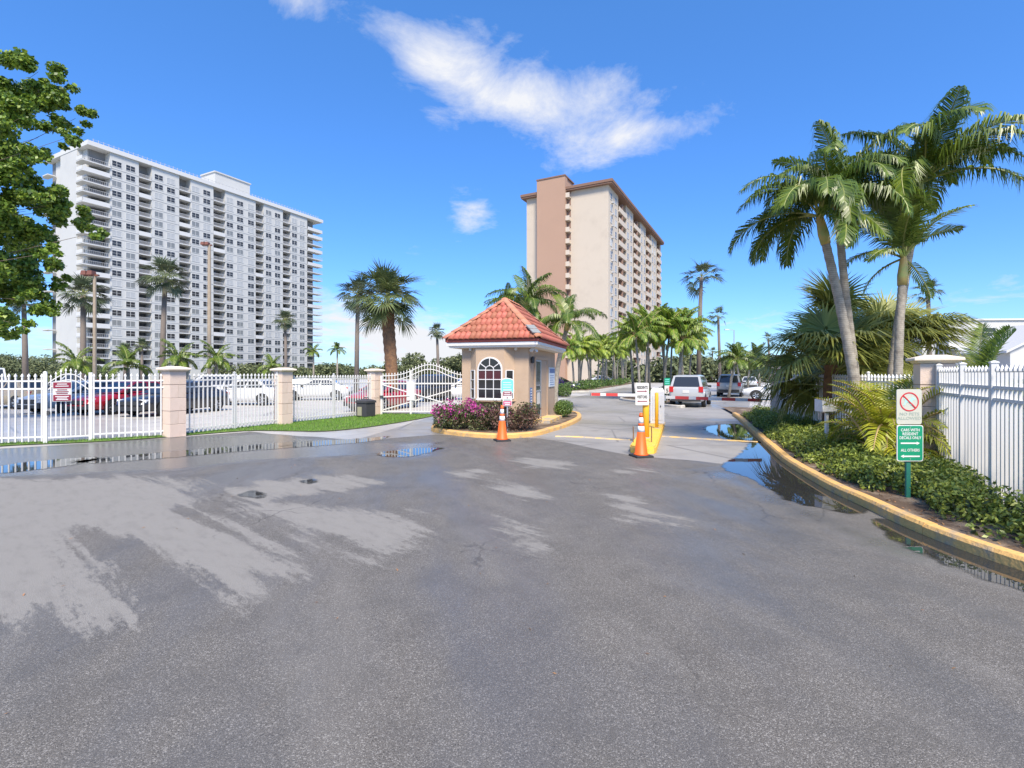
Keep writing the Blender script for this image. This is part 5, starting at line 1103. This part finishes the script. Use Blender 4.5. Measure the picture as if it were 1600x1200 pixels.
t = thing('fan_palm', 'large cabbage palm with thick brown trunk behind the pillar with the bin', 'fan palm', (-6.1, 25.3, 0)); trunk_mb([(0, 0, 0), (-.05, 0, 2), (-.2, 0, 4), (-.27, 0, 5.3)], .30, .34, 30, 12, 1.1, .05).build('trunk', 'trunk_brown', t, smooth=True)
for i in range(44): put('leaf', FG[[0, 1, 2, 3, 1, 2][i % 6]], t, (-.27, 0, 5.45 + random.uniform(-.3, .4)), (random.uniform(-.15, .15), 0, i * GOLD), random.uniform(1.0, 1.35))
FP = [('slim fan palm left of the large cabbage palm, above the fence', 557, 45, 455, FANF[0], 1.35, .2), ('tall fan palm in front of the white tower, left of the light pole', 253, 40, 428, FANF[1], 1.3, .2), ('fan palm beside the wooden pole at the left of the white tower', 130, 40, 455, FANF[0], 1.25, .2), ('fan palm at the right end of the white tower', 447, 65, 497, FANF[1], 1.05, .2), ('distant round-headed fan palm left of the booth roof', 685, 85, 516, FANF[0], 1.1, .25), ('leaning tall fan palm trunk at the left edge behind the tree', 40, 55, 470, FANF[1], 1.0, .25), ('tall sparse fan palm right of the tan tower', 1091, 45, 428, FANS[0], 1.4, .2), ('smaller sparse fan palm right of the tall sparse one', 1125, 75, 491, FANS[1], 1.25, .22), ('fan palm head above the fan palms near the large pillar', 1453, 50, 452, FANS[0], 1.1, .2), ('thin distant fan palm left of the right-hand fan palms', 1203, 90, 527, FANS[1], 1.0, .2), ('tiny distant fan palm left of the car park lamp post', 1112, 120, 548, FANS[0], 1.0, .2), ('tiny distant fan palm right of the car park lamp post', 1158, 120, 545, FANS[1], 1.0, .2), ('small fan palm at the foot of the white tower, left one of two', 195, 75, 545, FANF[1], .95, .2), ('small fan palm at the foot of the white tower, right one of two', 222, 75, 536, FANF[0], .85, .2)]
for lab, px, Y, py, c, sc, r in FP: small_palm(lab, ray(px, Y), Y, zat(py, Y) - .3, c, (random.uniform(-.3, .3), 0), r, sc, 'fan palms standing around the car park', 'trunk_dull', None, 'fan_palm')
for lab, px, Y, py in (('distant feather palm right of the white tower, left one', 490, 80, 548), ('distant feather palm right of the white tower, right one', 527, 80, 545)): small_palm(lab, ray(px, Y), Y, zat(py, Y) - .2, ROWD[0], (0, 0), .14, 1.0, 'distant feather palms')
# low bushy palms behind the left fence
LOWC = [crown_from(rowg, [(i % 4, i * GOLD, random.uniform(.9, 1.15), (0, 0, random.uniform(-.2, .3))) for i in range(18)], 'crown', ['frond', 'rachis'])]
for lab, px, Y, py in (('dark bushy palm behind the fence near the left light pole', 118, 33, 572), ('bushy palm behind the black car, below the white tower', 200, 33, 576), ('bushy palm just left of the first tall light pole foot', 278, 34, 566), ('bushy palm right of the tall light pole, below the white tower', 338, 36, 566), ('small bushy palm behind the middle pillar', 425, 48, 578)): small_palm(lab, ray(px, Y), Y, zat(py, Y), LOWC[0], (0, 0), .12, .95, 'bushy palms behind the left fence')
# ================================================================== SHRUBS, TREE, WOOD
def leaf_obj(name, clumps, dens, size, m, parent=None, loc=(0, 0, 0), ratio=.5, fill=.6, up=.5):
    V_, F_, o = [], [], 0
    for c, r in clumps:
        n = max(6, int(dens * r[0] * r[1] ** .5 * r[2] ** .5)); p, d = ball_pts(n, c, r, fill); p[:, 2] = np.maximum(p[:, 2], .01); v, f = leaves(p, size, ratio, up, d * .7); V_.append(v); F_.append(f + o); o += len(v)
    return put(name, npmesh(name, np.concatenate(V_), np.concatenate(F_), m), parent, loc)
def shrub(name, label, loc, clumps, dens, size, m, cat='shrub', group=None, core=True, extra=None):
    t = thing(name, label, cat, loc, 0, group); leaf_obj('foliage', clumps, dens, size, m, t)
    if core:
        mb = MB()
        for c, r in clumps[:9]: mb.tube([(c[0] * .3, c[1] * .3, -.02), (c[0] * .7, c[1] * .7, max(.05, c[2] * .5)), (c[0], c[1], max(.1, c[2] * .9))], [.02, .014, .006], 5)
        mb.build('stems', 'bark', t)
    if extra:
        for nm, cl, dn, sz, mm in extra: leaf_obj(nm, cl, dn, sz, mm, t, ratio=.8)
    return t
def clumps_box(n, lo, hi, r):
    return [((random.uniform(lo[0], hi[0]), random.uniform(lo[1], hi[1]), random.uniform(lo[2], hi[2])), (r * random.uniform(.7, 1.3), r * random.uniform(.7, 1.3), r * random.uniform(.7, 1.2))) for _ in range(n)]
shrub('flowering_shrub', 'magenta bougainvillea shrub at the left of the booth island', (-1.55, 15.75, .11), clumps_box(46, (-.75, -.75, .1), (.8, .85, .62), .27), 1700, .075, 'leaf_bush', extra=[('blossom', clumps_box(32, (-.9, -.8, .3), (.55, .5, .82), .2), 900, .07, 'bract')])
shrub('flowering_shrub', 'bronze-leaved shrub below the booth window, behind the orange cone', (-.05, 15.45, .11), clumps_box(50, (-.95, -.8, .1), (.78, .75, .62), .27), 1700, .07, 'leaf_bronze', extra=[('green_leaves', clumps_box(30, (-.9, -.7, .2), (.7, .5, .7), .22), 900, .07, 'leaf_bush'), ('blossom', clumps_box(9, (-.9, -.5, .3), (.2, .3, .7), .14), 600, .06, 'bract')])
shrub('round_shrub', 'clipped round green shrub right of the booth wall', (2.02, 19.6, .11), [((0, 0, .34), (.38, .38, .36))] + clumps_box(12, (-.22, -.22, .15), (.22, .22, .5), .2), 5000, .06, 'leaf_hedge', group='clipped round shrubs by the booth')
shrub('round_shrub', 'lighter low shrub behind the clipped one at the booth', (2.25, 21.2, .11), [((0, 0, .3), (.4, .4, .34))] + clumps_box(8, (-.2, -.2, .15), (.2, .2, .45), .2), 4000, .06, 'leaf_hedge', group='clipped round shrubs by the booth')
shrub('round_shrub', 'round shrub at the far end of the booth, before the purple car', (4.0, 38.5, .05), [((0, 0, .5), (.7, .7, .55))] + clumps_box(8, (-.4, -.4, .2), (.4, .4, .7), .3), 2600, .1, 'leaf_hedge', group='clipped round shrubs by the booth')
# medians with kerbs and hedges
def median(poly, hedge_label, cl, dens, size, z=.12):
    ps = smooth_path([(*p, 0) for p in poly], 5, True); area = sum(ps[i].x * ps[(i + 1) % len(ps)].y - ps[(i + 1) % len(ps)].x * ps[i].y for i in range(len(ps)))
    if area > 0: ps = list(reversed(ps))
    struct(sweep(ps, PROF + [(.18, -.02)], True).build('median_kerb', 'kerb_concrete')); struct(MB().add([(p.x, p.y, .09) for p in ps], [tuple(range(len(ps)))]).build('median_ground', 'soil'))
    t = tag(leaf_obj('hedge', cl, dens, size, 'leaf_hedge'), hedge_label, 'hedge'); return t
def along(p, q, n, w, r, z): return [((p[0] + (q[0] - p[0]) * (i + .5) / n + random.uniform(-w, w), p[1] + (q[1] - p[1]) * (i + .5) / n + random.uniform(-w, w), z), (r * random.uniform(.8, 1.3), r * random.uniform(.8, 1.3), r * random.uniform(.6, .9))) for i in range(n)]
median([(7.6, 35), (7.9, 31), (8.5, 27.2), (9.3, 26.6), (10.3, 31), (13, 37), (16.5, 43), (15.5, 45.5), (11, 41)], 'low hedge in the nearer median left of the silver SUV', along((8.5, 28), (9.2, 34), 12, .5, .42, .35) + along((9.2, 33), (14.5, 42.5), 22, .9, .5, .4), 420, .12)
median([(4.6, 49.5), (6.5, 48.2), (9.5, 53), (22, 87), (20, 90), (12, 72)], 'long low hedge under the far row of slender palms', along((6, 50), (20, 87), 60, .9, .75, .5), 220, .2)
# ground cover of the planted bed
cl = []
for _ in range(3000):
    x, y = random.uniform(4.8, 11.5), random.uniform(2.5, 20.5)
    cl.append((x, y))
P_ = np.array(cl); bp = np.array(bedpoly); ins = sdf(P_, bp)
fl_ = [(tuple(RP - A * 8))[:2], (tuple(RP + B * .0))[:2], (RP2.x + .3, RP2.y), (9.4, 21)]
def left_of_fence(x, y):
    if y < RP.y: q = RP - A * ((RP.y - y) / A.y); return x < q.x - .12
    q = RP.lerp(RP2, (y - RP.y) / (RP2.y - RP.y)); return x < q.x + .25
C1 = []
for (x, y), d in zip(cl, ins):
    if d < (.30 if y < 13 else .2) or not left_of_fence(x, y): continue
    if y < 8.0 and d < .55 + .25 * math.sin(x * 9 + y * 5): continue
    if (x - 5.45) ** 2 / .35 ** 2 + (y - 6.9) ** 2 / .55 ** 2 < 1: continue
    h = random.uniform(.12, .30) if d > .5 else random.uniform(.06, .14); r = random.uniform(.20, .36) if d > .45 else .18; C1.append(((x, y, .10 + h * .6), (r, r, h)))
print('ground cover clumps', len(C1))
def cover_obj(nm, cl_, dens, size, m, lab): return stuff(leaf_obj(nm, cl_, dens, size, m), lab, 'ground cover')
cover_obj('ground_cover', C1, 3400, .06, 'leaf_cover', 'dense low green ground cover filling the planted bed')
cover_obj('ground_cover', [((c[0], c[1], c[2] - .05), (r[0], r[1], r[2] * .7)) for c, r in C1], 500, .09, 'leaf_cover_dark', 'darker leaves low under the ground cover of the bed')  # same clumps again, set lower in a darker leaf colour
n = 1500; q = np.stack([rng.uniform(4.8, 8, n * 4), rng.uniform(3, 12, n * 4)], 1); q = q[sdf(q, bedpoly) > .2][:n]; v, f = leaves(np.concatenate([q, np.full((len(q), 1), .095)], 1), .05, .5, 3.0); stuff(put('leaf_litter', npmesh('leaf_litter', v, f, 'frond_dead')), 'dried brown leaf litter on the bare soil of the bed', 'leaf litter')
shrub('croton_shrub', 'small yellow-leaved shrub at the foot of the far right pillar', (9.55, 17.6, .09), clumps_box(7, (-.25, -.2, .2), (.25, .2, .6), .16), 1200, .08, 'leaf_croton')
hg = [tuple(RP + B * .75 - A * s_ + Vector((random.uniform(-.15, .15), 0, random.uniform(.3, 1.25)))) for s_ in np.arange(.2, 5.4, .1)]
tag(leaf_obj('hedge', [(c, (.34, .34, .34)) for c in hg], 900, .09, 'leaf_hedge'), 'dark hedge seen through the gaps of the right-hand fence', 'hedge')
# broadleaf tree reaching in from the left
t = thing('broadleaf_tree', 'leafy broadleaf tree reaching in from the left frame edge', 'tree', (-27.2, 19.0, 0))
TB = Vector((-27.2, 19.0, 0)); CL = [(60, 112, 34), (25, 125, 40), (95, 128, 26), (118, 185, 22), (70, 165, 30), (30, 185, 42), (105, 215, 20), (60, 215, 30), (20, 245, 38), (55, 255, 26), (10, 300, 44), (40, 330, 38), (85, 320, 30), (110, 330, 26), (135, 350, 20), (155, 362, 17), (60, 300, 24), (15, 370, 44), (45, 390, 30), (20, 420, 36), (60, 430, 26), (85, 415, 18), (35, 455, 34), (10, 480, 36), (55, 470, 22), (75, 395, 18), (100, 440, 14), (20, 505, 26), (-30, 110, 50), (-40, 200, 60), (-40, 300, 60), (-40, 400, 60), (-40, 480, 50), (-100, 250, 80), (-100, 380, 80), (-90, 150, 70)]
crown_cl = []; br = MB(); trunk = [(0, 0, 0), (.2, 0, 2.6), (.5, .2, 4.6), (.9, .2, 6.6)]
for px, py, r in CL:
    Y = 19.0 + random.uniform(-2.2, 2.2); c = Vector((ray(px, Y), Y, zat(py, Y))) - TB; rr_ = r / FPX * Y
    for _ in range(7): o_ = Vector((random.uniform(-1, 1), random.uniform(-1, 1), random.uniform(-1, 1))) * rr_ * .75; q = rr_ * random.uniform(.24, .46); crown_cl.append((tuple(c + o_), (q * 1.15, q * 1.15, q * .8)))
    s_ = Vector(trunk[2 if c.z < 7 else 3]); m_ = s_.lerp(c, .6) + Vector((random.uniform(-.4, .4), random.uniform(-.4, .4), random.uniform(.1, .7))); br.tube([s_, s_.lerp(m_, .5) + Vector((random.uniform(-.3, .3), random.uniform(-.3, .3), random.uniform(-.2, .3))), m_, c], [.05, .028, .015, .006], 5)
leaf_obj('crown', crown_cl, 2300, .15, 'leaf_tree', t, ratio=.7, fill=.1, up=.6)
MB().tube(trunk, [.55, .42, .34, .24], 10).build('trunk', 'bark', t, smooth=True); br.build('limbs', 'bark', t)
# broadleaf trees behind the car park, left
for lab, px, Y, py, r in (('rounded grey-green tree at the left edge beyond the car park', 15, 78, 562, 4.0), ('broad dark tree left of the white tower, beyond the car park', 75, 84, 566, 4.6), ('low dark tree against the left end of the white tower', 125, 70, 578, 3.0)):
    t = thing('broadleaf_tree', lab, 'tree', (ray(px, Y), Y, 0), 0, 'broadleaf trees beyond the car park'); z = zat(py, Y); leaf_obj('crown', clumps_box(26, (-r, -r, z * .35), (r, r, z), r * .35), 150, .38, 'far_wood', t, fill=.3); MB().tube([(0, 0, 0), (.1, 0, z * .5), (0, 0, z * .8)], [.3, .22, .1], 7).build('trunk', 'bark', t)
wc = []
for i in range(330):
    u = random.random(); x = -95 + 250 * u; y = 168 + random.uniform(-12, 12); z = (random.uniform(.5, 4.6) + 2.2 * math.sin(x * .13) ** 2) * (.45 if x < -38 else 1); wc.append(((x, y, z), (4.2, 3.0, 2.6)))
for i in range(70): x = random.uniform(18, 62); y = 98 + random.uniform(-4, 4); wc.append(((x, y, random.uniform(.5, 3.6)), (2.4, 2, 1.8)))
stuff(leaf_obj('wood', wc, 26, 1.0, 'far_wood', fill=.4), 'far dark green line of trees along the horizon', 'wood')
# ================================================================== LIGHT POLES, LITTER
def pole(label, px, Y, py, m, r, head):
    z = zat(py, Y); t = thing('light_pole', label, 'light pole', (ray(px, Y), Y, 0)); MB().tube([(0, 0, 0), (0, 0, z * .5), (0, 0, z)], [r * 1.15, r, r * .85], 8).build('pole', m, t)
    if head == 'flood':
        MB().b2((-.65, -.08, z - .06), (.25, .08, z + .04)).build('bracket', 'lamp_brown', t)
        for x in (-.5, -.12): MB().box((x, -.1, z + .12), (.34, .4, .26), 0, .8).build('floodlight', 'lamp_brown', t)
    else: MB().bar((0, 0, z), (-.8, 0, z + .1), .07).build('arm', 'steel', t); MB().box((-1.05, 0, z + .1), (.7, .3, .16), 0, .8).build('lamp_head', 'steel', t)
pole('wooden light pole with brown floodlights beside the left fan palm', 148, 31, 430, 'wood_pole', .10, 'flood')
pole('tall wooden light pole with brown floodlights in front of the white tower', 327, 46, 383, 'wood_pole', .16, 'flood')
pole('grey street lamp in the car park right of the tan tower', 1147, 72, 516, 'steel', .08, 'arm'); pole('distant grey street lamp near the far fan palms', 1180, 105, 548, 'steel', .09, 'arm'); pole('thin pale pole just right of the cabbage palm trunk', 607, 40, 515, 'steel', .06, 'arm')
q = np.stack([rng.uniform(-5, 4.5, 70), rng.uniform(2.2, 10, 70), np.full(70, .008)], 1); v, f = leaves(q, .035, .35, 4.0); stuff(put('leaf_litter', npmesh('leaf_litter', v, f, 'frond_dead')), 'few fallen leaves and twigs scattered on the asphalt', 'leaf litter')
